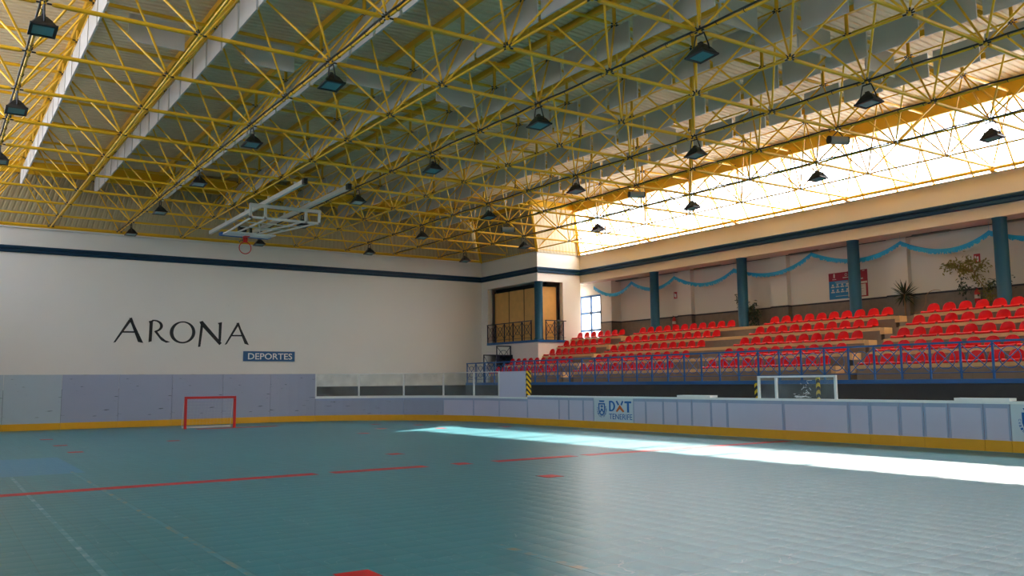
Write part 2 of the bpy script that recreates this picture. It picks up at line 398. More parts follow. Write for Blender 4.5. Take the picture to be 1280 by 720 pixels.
# back wall with dado and pilasters, set-back bay with the window
YS = 31.7; XWIN = 27.05
w = MB(); w.box(XB, XB + .25, YN, YS, 0, ZS)
for y0 in (26.85, 21.75, 16.75, 11.7): w.box(XB - .22, XB, y0, y0 + .75, 0, ZS)
w.box(XWIN, XB + .25, YS + .001, YS + .2, 0, ZS)
w.box(XWIN, XWIN + .2, YS + .2, 32.5, 0, ZS); w.box(XWIN, XWIN + .2, 32.5, YE, 5.78, ZS); w.box(XWIN, XWIN + .2, 32.5, YE, 0, 3.4); w.box(XWIN, XWIN + .2, 35.4, YE, 3.4, 5.78)
struct(w.build('wall_right', 'wallstand'))
w = MB(); zd = 4.37
w.box(XB - .03, XB, YN, YS, 0, zd); w.box(XWIN - .03, XWIN, YS - .03, 32.5, 0, zd); w.box(XWIN - .03, XB, YS - .03, YS, 0, zd)
for y0 in (26.85, 21.75, 16.75, 11.7): w.box(XB - .25, XB - .03, y0 - .03, y0 + .78, 0, zd)
w.cur = 1
w.box(XB - .045, XB, YN, YS, zd, zd + .06); w.box(XWIN - .045, XWIN, YS - .045, 32.5, zd, zd + .06); w.box(XWIN - .045, XB, YS - .045, YS, zd, zd + .06)
for y0 in (26.85, 21.75, 16.75, 11.7): w.box(XB - .265, XB - .03, y0 - .045, y0 + .795, zd, zd + .06)
struct(w.build('trim_dado', ['dado', 'darktrim_shade']))
# blue band round the hall
w = MB(); band(w, (XL, YE), (XJ, YE), (0, -1)); band(w, (XJ, YE), (XJ, YJ - .07), (-1, 0)); band(w, (XJ - .07, YJ), (XF, YJ), (0, -1)); band(w, (XF, YJ), (XF, YN), (-1, 0)); band(w, (XL, YN), (XL, YE), (1, 0))
struct(w.build('trim_band', 'band'))
# pale ledge on top of the walls
w = MB(); w.box(XL, XJ + .2, YE - .10, YE + .25, ZTOP, ZTOP + .05); w.box(XJ - .05, XJ + .25, YJ, YE - .1, ZTOP, ZTOP + .05); w.box(XJ - .05, XF + .3, YJ - .05, YJ + .25, ZTOP, ZTOP + .05); w.box(XF - .05, XF + .3, YN, YJ - .05, ZTOP, ZTOP + .02)
struct(w.build('trim_ledge', 'wall'))
# columns of the stand and the one at the balcony corner
def column(name, x, y, z0, z1, label):
    b = MB(); b.lathe((x, y, z0), [(.23, 0), (.23, .06), (.2, .07), (.2, z1 - z0 - .04), (.215, z1 - z0 - .03), (.215, z1 - z0)], 20)
    o = b.build(name, 'column', org=(x, y, z0)); return tag(o, label, 'column', 'blue columns', 'thing')
for n, (y, l) in enumerate(((28.26, 'round blue column behind the seats nearest the balcony'), (23.25, 'round blue column beside the dark bushy plant'), (18.24, 'round blue column in front of the two wall posters'), (13.22, 'round blue column beside the leaning ficus tree'))):
    column('round_column', XF + .2, y, 3.2, ZS, l)
column('round_column', XJ + .22, YJ + .22, 3.57, 6.35, 'short round blue column at the corner of the balcony')

# stand window
w = MB(); y0, y1, z0, z1 = 32.5, 35.4, 3.4, 5.78
for y in (y0, 33.26, 34.1, 35.35): w.box(XWIN + .0, XWIN + .10, y - .05, y + .05, z0, z1)
for z in (z0 + .03, 4.07, 4.93, z1 - .03): w.box(XWIN + .0, XWIN + .10, y0, y1, z - .05, z + .05)
wo = struct(w.build('window_3', 'rail'))
w = MB(); w.box(XWIN + .05, XWIN + .065, y0, y1, z0, z1); w.build('pane', 'frosted', wo)

# ------------------------------------------------------------------ roof sheets
def corrugate(mb, rows, pitch, depth, axis_pts, nrm):
    """rows: list of 3D edges [(a0,b0) ...]: ribbed sheet running between two lines a->b, ribs across"""
    pass
def ribbed(mb, a0, a1, b0, b1, pitch, depth, nrm):
    """ribbed sheet: line a0-a1 (one edge) to b0-b1 (opposite edge); ribs run from a to b"""
    a0, a1, b0, b1, nrm = map(V, (a0, a1, b0, b1, nrm)); L = (a1 - a0).length; n = max(1, int(round(L / pitch)))
    vs = []; fs = []
    for i in range(n):
        for t, h in ((0., 0), (.55, 0), (.65, 1), (.9, 1)):
            q = (i + t) / n
            vs.append(a0.lerp(a1, q) + nrm * depth * h); vs.append(b0.lerp(b1, q) + nrm * depth * h)
    vs.append(a1); vs.append(b1)
    k = len(vs) // 2
    fs = [(2 * i, 2 * i + 1, 2 * i + 3, 2 * i + 2) for i in range(k - 1)]
    mb.add(vs, fs)
xr = nx(4.5); ydk = 37.3
def dk(x): return deck_z(x)
w = MB()
XE = 26.70
ribbed(w, (xr, YN, dk(xr)), (xr, ydk, dk(xr)), (XL - .5, YN, dk(XL - .5)), (XL - .5, ydk, dk(XL - .5)), .2, .035, (0, 0, 1))
ribbed(w, (xr, YN, dk(xr)), (xr, ydk, dk(xr)), (22.6, YN, dk(22.6)), (22.6, ydk, dk(22.6)), .2, .035, (0, 0, 1))
ribbed(w, (22.6, YN, dk(22.6)), (22.6, 32.3, dk(22.6)), (XE, YN, dk(XE)), (XE, 32.3, dk(XE)), .2, .035, (0, 0, 1))
w.box(xr - .2, xr + .2, YN, ydk, dk(xr) + .03, dk(xr) + .09)
# weather skin above the ribs keeps daylight out
def skin(x0, x1, y0, y1, h=.09):
    vs = [(x, y, dk(x) + h + e) for e in (0, .06) for x, y in ((x0, y0), (x1, y0), (x1, y1), (x0, y1))]
    w.add(vs, [(0, 1, 2, 3), (4, 7, 6, 5), (0, 4, 5, 1), (1, 5, 6, 2), (2, 6, 7, 3), (3, 7, 4, 0)])
skin(XL - .5, xr, YN, ydk); skin(xr, 22.6, YN, ydk); skin(22.6, XE, YN, 32.3)
ceil = struct(w.build('ceiling', 'deck'))
# purlins on their stub posts run below the sheets
for k in [i + .5 for i in range(-1, 10)]:
    for dx in ((-.38, .38) if k == 4.5 else (0,)):
        x = nx(k) + dx; zt_ = dk(x)
        y1 = 31.9 if k > 9 else 37.0
        w = MB(); w.box(x - .055, x + .055, YN, y1, zt_ - .16, zt_ - .002); w.build('purlin', 'purlin', ceil)
# eaves beams round the roof edge
w = MB()
w.box(XL, 22.54, 36.90, 37.0, 9.62, dk(12.5) - .3); w.box(22.48, 22.58, 31.9, 37.0, 9.62, dk(22.5) - .02); w.box(22.5, 25.1, 31.9, 32.0, 9.62, dk(25) - .02); w.box(24.98, 25.12, YN, 32.0, 9.50, dk(25) - .01)
w.build('edge_beam', 'yellow', ceil)

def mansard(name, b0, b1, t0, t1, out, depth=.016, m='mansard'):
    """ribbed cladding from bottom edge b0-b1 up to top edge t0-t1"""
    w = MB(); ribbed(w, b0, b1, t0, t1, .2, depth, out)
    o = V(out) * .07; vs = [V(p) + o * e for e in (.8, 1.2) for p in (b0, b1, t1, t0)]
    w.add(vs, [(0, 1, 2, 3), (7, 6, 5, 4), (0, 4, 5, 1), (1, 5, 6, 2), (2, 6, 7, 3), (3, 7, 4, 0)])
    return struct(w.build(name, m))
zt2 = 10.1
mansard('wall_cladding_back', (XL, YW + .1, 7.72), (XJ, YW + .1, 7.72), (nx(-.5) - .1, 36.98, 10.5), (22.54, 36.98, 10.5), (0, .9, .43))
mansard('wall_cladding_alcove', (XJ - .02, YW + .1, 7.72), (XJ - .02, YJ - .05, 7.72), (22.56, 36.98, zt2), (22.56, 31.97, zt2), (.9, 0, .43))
mansard('wall_cladding_return', (XJ - .02, YJ - .05, 7.72), (XF - .05, YJ - .05, 7.72), (22.56, 31.97, zt2), (25.06, 31.97, zt2), (0, .9, .43), .005, 'deck')  # stronger light on this face put into a paler sheet colour
# yellow covers over the folds of the cladding
w = MB()
for a, b in (((XJ - .06, YJ - .09, 7.74), (22.52, 31.93, 9.85)), ((XF - .10, YJ - .12, 7.74), (25.02, 31.93, 9.8)), ((XJ - .06, YW, 7.74), (22.52, 36.93, 9.9))):
    a, b = V(a), V(b); d = (b - a); s_ = d.cross(V((0, 0, 1))).normalized(); n_ = d.cross(s_).normalized()
    w.obox((a + b) / 2, d / 2, s_ * .06, n_ * .03)
struct(w.build('trim_fold', 'yellow'))

# clerestory glazing: sloping clear sheets over the stand, and light-cutting grey ones over the near side
def clerestory(name, xb, xt, y0, y1, zb_, zt_, sgn):
    mb = MB()
    yy = [ny(j) + e for j in range(0, 20) for e in (.627, -.627) if y0 < ny(j) + e < y1]
    for y in yy:
        a, b = V((xb, y, zb_)), V((xt, y, zt_)); d = (b - a); n_ = V((d.z, 0, -d.x)).normalized()
        mb.obox((a + b) / 2, d / 2, (0, .022, 0), n_ * .03)
    o = struct(mb.build(name, 'yellow'))
    g = MB(); off = V((.05 * sgn, 0, 0))
    vs = [V((xb, y0, zb_)) + off, V((xb, y1, zb_)) + off, V((xt, y1 if sgn < 0 else y1 - 1.2, zt_)) + off, V((xt, y0, zt_)) + off]
    g.add(vs, [(0, 1, 2, 3)]); g.build('pane', 'polycarb' if sgn > 0 else 'polycarb_grey', o)
    return o
clerestory('window_1', XF - .06, 25.10, YN, YJ - .05, ZTOP, 9.82, 1)
clerestory('window_2', XL + .02, nx(-.5), YN, YW, ZTOP, 10.2, -1)

# ------------------------------------------------------------------ space frame
frame = empty('space_frame', (0, 0, ZB), 'yellow tubular space frame spanning the whole hall under the cream roof', 'roof truss')
JM = 15
cells = [(i, j) for i in range(-1, 10) for j in range(0, JM) if not (i == 9 and j < 2)]
cs = set(cells)
bn = set()
for i, j in cells: bn |= {(i, j), (i + 1, j), (i, j + 1), (i + 1, j + 1)}
P = lambda i, j: V((nx(i), ny(j), ZB))
T = lambda i, j: V((nx(i + .5), ny(j + .5), ZT))
mem = {'bottom_chord': [], 'top_chord': [], 'diagonal_strut': [], 'node_joint': [], 'stub_post': []}
inc = {}
def member(kind, a, b, r):
    mem[kind].append((a, b, r)); d = (b - a).normalized()
    inc.setdefault(tuple(a), []).append((d, r)); inc.setdefault(tuple(b), []).append((-d, r))
for i, j in sorted(bn):
    if (i + 1, j) in bn: member('bottom_chord', P(i, j), P(i + 1, j), .040)
    if (i, j + 1) in bn: member('bottom_chord', P(i, j), P(i, j + 1), .027)
for i, j in cells:
    if (i + 1, j) in cs: member('top_chord', T(i, j), T(i + 1, j), .042)
    if (i, j + 1) in cs: member('top_chord', T(i, j), T(i, j + 1), .022)
    for a, b in ((0, 0), (1, 0), (0, 1), (1, 1)): member('diagonal_strut', P(i + a, j + b), T(i, j), .024)
    k = i + .5; x = nx(k)
    mem['stub_post'].append((T(i, j), V((x, ny(j + .5), dk(x) - .16)), .045))
for p in inc: mem['node_joint'].append((V(p), V(p), 0))
def draw(mb, kind, a, b, r):
    if kind == 'node_joint':
        mb.cur = 0; mb.sphere(a, .045, 8, 5)
        mb.cur = 1
        for d, rr in inc[tuple(a)]: mb.tube(a + d * .045, a + d * .115, .016, 6)
        mb.cur = 0
    elif kind == 'stub_post':
        mb.tube(a, b, r, 8)
        if abs(a.x - xr) < .1: mb.box(a.x - .48, a.x + .48, a.y - .05, a.y + .05, dk(xr) - .26, dk(xr) - .18)
    else:
        d = (b - a).normalized(); n = 10 if r > .035 else 8
        mb.tube(a + d * .16, b - d * .16, r, n, caps=False)
        mb.tube(a + d * .115, a + d * .16, r * .55, n, r); mb.tube(b - d * .16, b - d * .115, r, n, r * .55)
for kind, lst in mem.items():
    def size(t):
        a, b, r = t; c = (a + b) / 2; q = proj(c)
        if q is None or not (-20 < q[0] < 1300 and -20 < q[1] < 740): return 0
        if kind == 'node_joint': return 1 / q[2]
        qa, qb = proj(a), proj(b)
        if qa is None or qb is None: return 0
        return math.hypot(qa[0] - qb[0], qa[1] - qb[1]) * r / q[2] * 100
    lst.sort(key=size, reverse=True)
    m_ = ['yellow', 'black'] if kind == 'node_joint' else ('purlin' if kind == 'stub_post' else 'yellow')
    for t in lst[:100]:
        mb = MB(); draw(mb, kind, *t); mb.build(kind, m_, frame)
    mb = MB()
    for t in lst[100:]: draw(mb, kind, *t)
    if mb.v:
        o = mb.build(kind, m_, frame); o['kind'] = 'stuff'
# bearings where the frame rests on the walls, and the edge tube over the stand
for i in range(0, 10):
    mb = MB(); p = P(i, 0); mb.tube((p.x, p.y, ZTOP + .05), (p.x, p.y, ZB), .03, 8); mb.box(p.x - .07, p.x + .07, p.y - .07, p.y + .07, ZTOP + .045, ZTOP + .07); mb.build('bearing', 'purlin', frame)
for j in (2, 4, 6, 8, 10, 12):
    mb = MB(); p = P(10, j); mb.tube((p.x, p.y, ZTOP + .02), (p.x, p.y, ZB), .04, 8); mb.box(p.x - .07, p.x + .1, p.y - .07, p.y + .07, ZTOP + .01, ZTOP + .05); mb.build('bearing', 'purlin', frame)
# edge rails carried beside the outer chords
mb = MB(); mb.tube((XL, YW + .02, ZB - .06), (nx(9), YW + .02, ZB - .06), .035, 8); mb.build('edge_rail', 'purlin', frame)
mb = MB(); mb.tube((nx(9) + .02, YW, ZB - .06), (nx(9) + .02, ny(2), ZB - .06), .035, 8); mb.build('edge_rail', 'purlin', frame)
mb = MB(); mb.tube((nx(10) + .02, ny(2), ZB - .03), (nx(10) + .02, YN, ZB - .03), .05, 8); mb.build('edge_rail', 'yellow', frame)

# ------------------------------------------------------------------ cables on the frame
CL = {0: 'line farthest from the stand', 2: 'second lamp line from the far side', 4: 'lamp line under the roof ridge', 6: 'lamp line next to the loudspeakers', 7: 'loudspeaker line', 8: 'lamp line nearest the stand'}
CLL = {0: 'black cable strapped along the yellow chord farthest from the stand', 2: 'black cable strapped along the lamp row passing beside the basketball frame', 4: 'black cable strapped along the lamp row under the roof ridge',
       6: 'black cable strapped along the lamp row between ridge and loudspeakers', 7: 'black cable strapped along the chord that carries the loudspeakers', 8: 'black cable strapped along the lamp row nearest the stand'}
for i in CLL:
    y1 = ny(0) - .3 if i < 9 else 0; ye = 5.5
    mb = MB(); x = nx(i); pts = []
    n = 60
    for k in range(n + 1):
        y = y1 + (ye - y1) * k / n
        pts.append((x - .045, y, ZB + .030 + .012 * math.sin(k * 1.7)))
    mb.path(pts, .019, 6)
    y = y1
    while y > ye:
        mb.ring((x, y, ZB + .012), (1, 0, 0), (0, 0, 1), .036, .010, 10, 4); y -= .63
    tag(mb.build('power_cable', 'black'), CLL[i], 'cable', 'cables strapped to the space frame')

# ------------------------------------------------------------------ floodlights
def floodlight(loc):
    r = empty('hanging_floodlight', loc, '', 'floodlight', 'floodlights under the roof')
    o = V(loc); tilt = M.Rotation(math.radians(-5), 3, 'X')    # glass turned down, the least bit towards the near end
    c = o + V((0, -.02, -.36)); K_ = .72
    f = lambda x, y, z: c + tilt @ V((x, y, z)) * K_
    tv = lambda *q: tilt @ V(q) * K_
    # hood: small ridge on top, wide mouth below
    h = MB(); sect = []
    for z, wx, wy in ((.20, .05, .07), (.17, .08, .12), (.06, .17, .22), (-.07, .255, .30), (-.11, .27, .315)):
        sect.append([f(sx * wx * a, sy * wy * b, z) for sx, sy, a, b in ((-1, -1, 1, .85), (-1, -1, .85, 1), (1, -1, .85, 1), (1, -1, 1, .85), (1, 1, 1, .85), (1, 1, .85, 1), (-1, 1, .85, 1), (-1, 1, 1, .85))])
    vs = [p for s_ in sect for p in s_]; fs = [tuple(range(8)), tuple(range(32, 40))]
    for a in range(4):
        for k in range(8): fs.append((a * 8 + k, a * 8 + (k + 1) % 8, (a + 1) * 8 + (k + 1) % 8, (a + 1) * 8 + k))
    h.add(vs, fs); hs = h.build('housing', 'housing', r)
    rm = MB()
    for x in (-.25, .25): rm.obox(f(x, 0, -.12), tv(.035, 0, 0), tv(0, .32, 0), tv(0, 0, .022))
    for y in (-.28, .28): rm.obox(f(0, y, -.12), tv(.25, 0, 0), tv(0, .04, 0), tv(0, 0, .022))
    ri = rm.build('front_rim', 'housing', r)
    g = MB(); g.obox(f(0, 0, -.118), tv(.22, 0, 0), tv(0, .245, 0), tv(0, 0, .010)); g.build('lamp_glass', 'lampglass', ri)
    b = MB()
    for y in (-1, 1):
        b.tube(o + V((0, y * .10, -.03)), f(0, y * .25, .12), .014, 6); b.tube(f(0, y * .25, .12), f(0, y * .28, -.04), .016, 6)
    b.tube(o + V((0, -.10, -.03)), o + V((0, .10, -.03)), .016, 6); b.tube(o + V((0, 0, .02)), o + V((0, 0, -.04)), .02, 6)
    b.build('bracket', 'housing', r)
    bx = MB(); bx.obox(f(0, 0, .215), tv(.045, 0, 0), tv(0, .06, 0), tv(0, 0, .03)); bx.build('junction_box', 'housing', hs)
    return r
LNAME = {0: 'row farthest from the stand', 2: 'row beside the basketball frame', 4: 'row under the roof ridge', 6: 'row before the loudspeakers', 8: 'row nearest the stand'}
proto = None
for i in (0, 2, 4, 6, 8):
    for j in (1, 3, 5, 7, 9, 11):
        p = V((nx(i), ny(j), ZB - .03))
        q = proj(p - V((0, 0, .3)))
        if q is None or not (-30 < q[0] < 1310 and -30 < q[1] < 740): continue
        if proto is None: proto = floodlight(p); o = proto
        else: o = copy_tree(proto)
        o.location = p
        o['label'] = 'black floodlight, %s from the lettered wall in the %s' % (ORD[(j - 1) // 2], LNAME[i])

# ------------------------------------------------------------------ loudspeakers
def speaker(loc, label):
    o = V(loc); r = empty('hanging_loudspeaker', loc, label, 'loudspeaker', 'tube loudspeakers under the roof')
    b = MB(); c = o + V((0, 0, -.26)); d = V((.92, -.38, 0))
    b.tube(c - d * .24, c + d * .24, .10, 14); b.build('body', 'grey', r)
    b = MB(); b.tube(c + d * .24, c + d * .27, .105, 14); b.tube(c - d * .27, c - d * .24, .105, 14); b.build('end_grille', 'housing', r)
    b = MB()
    for s_ in (-1, 1): b.tube(o + V((0, 0, -.02)), c + d * .15 * s_ + V((0, 0, .09)), .012, 6)
    b.build('bracket', 'black', r)
for j, l in ((4, 'grey tube loudspeaker hanging under the roof, the one nearest the balcony corner'), (7, 'grey tube loudspeaker hanging under the roof, the middle one of its row'), (10, 'grey tube loudspeaker hanging under the roof, the one farthest from the balcony')):
    speaker((nx(7), ny(j), ZB - .03), l)

# ------------------------------------------------------------------ acoustic baffles
mb = MB(); mb.box(-.02, .02, -.56, .56, -.68, -.07); mb.tube((0, -.35, -.07), (0, -.35, 0), .008, 5); mb.tube((0, .35, -.07), (0, .35, 0), .008, 5)
pb = None; RN = ['first', 'second', 'third', 'fourth', 'fifth', 'sixth', 'seventh', 'eighth', 'ninth']
for n, k in enumerate([i + .5 for i in range(0, 8)]):
    y = 36.98 - 1.2; cnt = 0; m = 0
    while y > 7:
        c = V((nx(k), y, ZT - .02))
        if any(seen(c + V((0, e, -.4)), 40) for e in (-.55, 0, .55)):
            if pb is None:
                pb = mb.build('hanging_baffle', 'baffle', org=(0, 0, 0)); o = pb
            else: o = pb.copy(); COL.objects.link(o)
            o.location = c
            tag(o, 'grey acoustic panel, %s from the lettered wall in the %s row towards the stand' % (ORD[m], RN[n]), 'acoustic panel', 'acoustic panels in rows along the hall')
        m += 1; y -= SY / 2
mb = MB(); mb.box(-.58, .58, -.02, .02, -.68, -.07); mb.tube((-.35, 0, -.07), (-.35, 0, 0), .008, 5); mb.tube((.35, 0, -.07), (.35, 0, 0), .008, 5)
pb = None; 
for j in (7, 10):
    cnt = 0
    for i in range(0, 7):
        c = V((nx(i + 1), ny(j + .5), ZT - .02))
        if seen(c + V((0, 0, -.4)), 40):
            if pb is None: pb = mb.build('hanging_baffle', 'baffle', org=(0, 0, 0)); o = pb
            else: o = pb.copy(); COL.objects.link(o)
            o.location = c
            tag(o, 'crosswise grey acoustic panel, %s towards the stand in the line %s the lettered wall' % (ORD[cnt], 'nearer' if j == 7 else 'farther from'), 'acoustic panel', 'acoustic panels hung crosswise')
            cnt += 1

# ------------------------------------------------------------------ folded basketball hoop
HB = V((9.8, 32.4, 7.25))
hoop = empty('hanging_basketball_hoop', (9.9, 28.5, ZB), 'white ceiling-mounted basketball hoop folded up under the yellow frame', 'basketball hoop')
for x in (9.2, 10.62):
    b = MB(); b.box(x - .05, x + .05, 24.9, 35.4, 7.60, 7.74)
    for y in (25.7, 28.2, 30.7, 33.2): b.box(x - .03, x + .03, y - .03, y + .03, 7.74, 7.87)
    b.cur = 1; b.box(x - .06, x + .06, 24.75, 24.93, 7.59, 7.76)
    b.build('mounting_rail', ['whitesteel', 'black'], hoop)
b = MB(); b.box(8.66, 11.15, 28.45, 28.55, 7.50, 7.60); b.box(8.66, 11.15, 28.46, 28.54, 7.10, 7.17)
for x in (8.70, 9.2, 10.62, 11.10): b.box(x - .04, x + .04, 28.46, 28.54, 7.10, 7.60)
b.build('cross_frame', 'whitesteel', hoop)
b = MB()
for x in (8.75, 9.30, 10.5, 11.05): b.tube((x, 28.5, 7.14), (HB.x + (x - 9.9) * .62, 32.6, 7.27), .035, 8)
b.tube((9.3, 29.5, 7.16), (10.0, 31.6, 7.2), .025, 8); b.tube((10.5, 29.5, 7.16), (9.8, 31.6, 7.2), .025, 8)
b.tube((9.0, 30.6, 7.17), (10.7, 30.6, 7.17), .025, 8); b.tube((8.9, 29.6, 7.16), (10.85, 29.6, 7.16), .02, 8)
b.build('swing_arm', 'whitesteel', hoop)
b = MB(); a = V((0, 1.0, .04)).normalized(); n_ = V((0, -.04, 1.0)).normalized(); c = V((9.85, 32.5, 7.21))
b.obox(c, V((.9, 0, 0)), a * .525, n_ * .022); bbd = b.build('backboard', 'cap', hoop)
b = MB(); e = c + a * .52
b.obox(e, V((.93, 0, 0)), a * .035, n_ * .055); b.obox(e + V((-.92, -.17, 0)), V((.025, 0, 0)), a * .19, n_ * .05); b.obox(e + V((.92, -.17, 0)), V((.025, 0, 0)), a * .19, n_ * .05); b.build('edge_padding', 'blue', bbd)
b = MB(); y = 32.86; b.box(9.77, 9.93, y - .05, y + .02, 6.99, 7.19); b.box(9.75, 9.95, y - .25, y + .05, 7.165, 7.19); b.ring((9.85, y - .02, 6.76), (1, 0, 0), (0, 0, 1), .225, .018, 28, 8); b.build('rim', 'goalred', hoop)
b = MB(); b.box(9.4, 9.64, 32.0, 32.3, 7.235, 7.46); b.box(9.8, 9.88, 32.1, 32.2, 7.235, 7.44); b.build('winch_motor', 'housing', hoop)

# ------------------------------------------------------------------ stand: platform, tiers, seats
XK = [22.4, 23.25, 24.1, 24.95, 25.8]; ZK = [1.98, 2.38, 2.79, 3.20, 3.60]
w = MB(); w.box(XR + .04, XB, YN, YP, -.01, ZP); struct(w.build('floor_platform', 'concrete'))
w = MB(); w.box(XR, XR + .05, YN, YP, 0, ZP - .12); w.box(XR, XJ, YP, YP + .06, 0, ZP); struct(w.build('wall_platform', 'darkdado'))
w = MB(); w.box(26.25, XB, YN, YP - 2.2, ZP - .1, 3.2); struct(w.build('floor_walkway', 'concrete'))
BL = [('balcony', 29.62), ('long', 16.28, 28.85), ('ficus', 5.0, 15.46)]
ylim = lambda k: [(29.62, (36.6, 35.3, 33.28, 33.28, 33.28)[k]), (16.28, 28.85), (5.0, 15.46)]
# in the nearest rows the balcony block runs on under the balcony
def ylims(k):
    far = (35.3, 35.3, 33.28, 33.28, 33.28)[k]
    return [(29.62, far), (16.28, 28.85), (5.0, 15.46)]
for k in range(5):
    x1 = XK[k + 1] if k < 4 else 26.25
    z0 = ZK[k - 1] - .05 if k else ZP
    for n, (a, b) in enumerate(ylims(k)):
        t = MB(); t.box(XK[k] + .04, x1 + .04, a, b, z0 - .35 if k else ZP - .02, ZK[k] - .005)
        for q in range(int((b - a) / .6)): pass
        o = struct(t.build('bleacher_tier', 'concrete'), ['lowest', 'second', 'third', 'fourth', 'top'][k] + ' concrete seating tier of the ' + ['block under the balcony', 'long block between the stairs', 'block beside the ficus'][n])
        e = MB(); e.box(XK[k] - .03, XK[k] + .36, a, b, ZK[k] - .105, ZK[k]); e.build('bench_edge', 'bench', o)
        ec = MB()
        for yy in ((a,) if n == 0 else ((b,) if n == 2 else (a, b))):
            d = -.16 if yy == a else .16
            ec.box(XK[k] - .02, XK[k] + .40, min(yy, yy + d), max(yy, yy + d), ZK[k] - .22, ZK[k] - .01)
        ec.build('end_block', 'bench', o)
    # stairs in the two aisles
    for a, b in ((15.64, 16.12), (29.03, 29.46)):
        t = MB(); t.box(XK[k] - .02, 26.25, a, b, ZP - .1, ZK[k] - .42 + .2); t.box(XK[k] + .42, 26.25, a, b, ZP - .1, ZK[k] - .01)
        struct(t.build('aisle_step', 'concrete'), ['lowest', 'second', 'third', 'fourth', 'top'][k] + ' concrete aisle step ' + ('beside the ficus block' if a < 20 else 'beside the balcony block'))

def seat_mesh():
    # shell profile (depth d to the back, height z), front lip -> pan -> curve -> rounded back
    prof = [(-.02, .005, .215), (-.035, .03, .218), (-.03, .052, .22), (.02, .055, .224), (.12, .040, .226), (.24, .034, .226), (.31, .045, .224), (.345, .085, .220), (.365, .15, .214), (.378, .22, .196), (.388, .275, .165), (.394, .315, .115), (.397, .332, .05)]
    N = 9; vs = []; fs = []
    for d, z, hw in prof:
        for i in range(N):
            t = -1 + 2 * i / (N - 1)
            dz = .025 * t * t if z < .06 and d > 0 else 0
            dd = -.03 * t * t if z > .08 else 0
            vs.append((d + dd, -hw * t, z + dz))
    R_ = len(prof)
    for a in range(R_ - 1):
        for i in range(N - 1): fs.append((a * N + i, a * N + i + 1, (a + 1) * N + i + 1, (a + 1) * N + i))
    mb = MB(); mb.add(vs, fs, True)
    o = mb.build('stadium_seat', 'redseat')
    md = o.modifiers.new('thick', 'SOLIDIFY'); md.thickness = .014; md.offset = -1
    md = o.modifiers.new('sub', 'SUBSURF'); md.levels = 1; md.render_levels = 1
    dg = bpy.context.evaluated_depsgraph_get(); me = bpy.data.meshes.new_from_object(o.evaluated_get(dg)); me.name = 'stadium_seat'
    o.modifiers.clear(); o.data = me
    for p in me.polygons: p.use_smooth = True
    return o
s0 = seat_mesh(); used = False
ROWN = ['front row', 'second row', 'third row', 'fourth row', 'top row']
def seats(k, ya, n, where, frm, pitch=.51):
    """n seats of row k, the first at ya and on towards the near end"""
    global used
    for q in range(n):
        y = ya - pitch * q
        p = V((XK[k] + .02, y, ZK[k]))
        if not seen(p + V((.2, 0, .15)), 130): continue
        if not used: o = s0; used = True
        else: o = s0.copy(); COL.objects.link(o)
        o.location = p
        tag(o, 'red plastic seat, %s %s, %s of the %s' % (ORD[q], frm, ROWN[k], where), 'seat', 'red seats of the stand')
for k in range(5):
    seats(k, 28.85 - .28, 11, 'eleven-seat run', 'from the balcony side')
    seats(k, 21.62 - .27, 10, 'ten-seat run', 'from the balcony side')
    seats(k, 15.46 - .28, 16, 'block by the ficus', 'from the stairs')
for k, (ya, n) in enumerate(((35.1, 10), (35.1, 10), (33.0, 7), (33.0, 7), (33.0, 7))):
    seats(k, ya, n, 'block by the balcony', 'from its far end', .507)

# ------------------------------------------------------------------ stand guard rail
def rail_panels(rt_, axis, p0, n, pitch, z0, z1, mt, ring_r, mid=True, post=.022):
    """posts, crosses and rings; p0 start, axis unit vector"""
    ax = V(axis)
    for q in range(n + 1):
        p = V(p0) + ax * pitch * q
        b = MB(); b.box(p.x - post, p.x + post, p.y - post, p.y + post, z0, z1); b.build('post', mt, rt_)
    for q in range(n):
        p = V(p0) + ax * pitch * q; e = p + ax * pitch; zl = z0 + .16 if mid else z0 + .04
        b = MB(); b.tube((p.x, p.y, z1 - .03), (e.x, e.y, zl), .013, 6); b.tube((p.x, p.y, zl), (e.x, e.y, z1 - .03), .013, 6)
        c = (p + e) / 2; c.z = (z1 + zl) / 2 - .01
        b.ring(c, ax, (0, 0, 1), ring_r, .012, 24, 5); b.build('cross_panel', mt, rt_)
gr = empty('guard_rail', (XR, 20, ZP), 'long blue steel guard rail with crosses and rings along the stand front', 'railing')
y0 = 35.40; NP = 40; pitch = .79
rail_panels(gr, (0, -1, 0), (XR + .02, y0, 0), NP, pitch, ZP - .02, 2.46, 'rail', .255)
b = MB(); b.box(XR - .01, XR + .05, y0 - NP * pitch - .3, y0 + .03, 2.44, 2.49); b.build('top_rail', 'rail', gr)
b = MB(); b.box(XR - .05, XR + .06, y0 - NP * pitch - .3, y0 + .03, 1.455, 1.565); b.build('bottom_beam', 'rail', gr)
b = MB(); b.tube((XR + .02, y0, 1.72), (XR + .02, y0 - NP * pitch - .3, 1.72), .012, 6); b.build('low_rail', 'rail', gr)
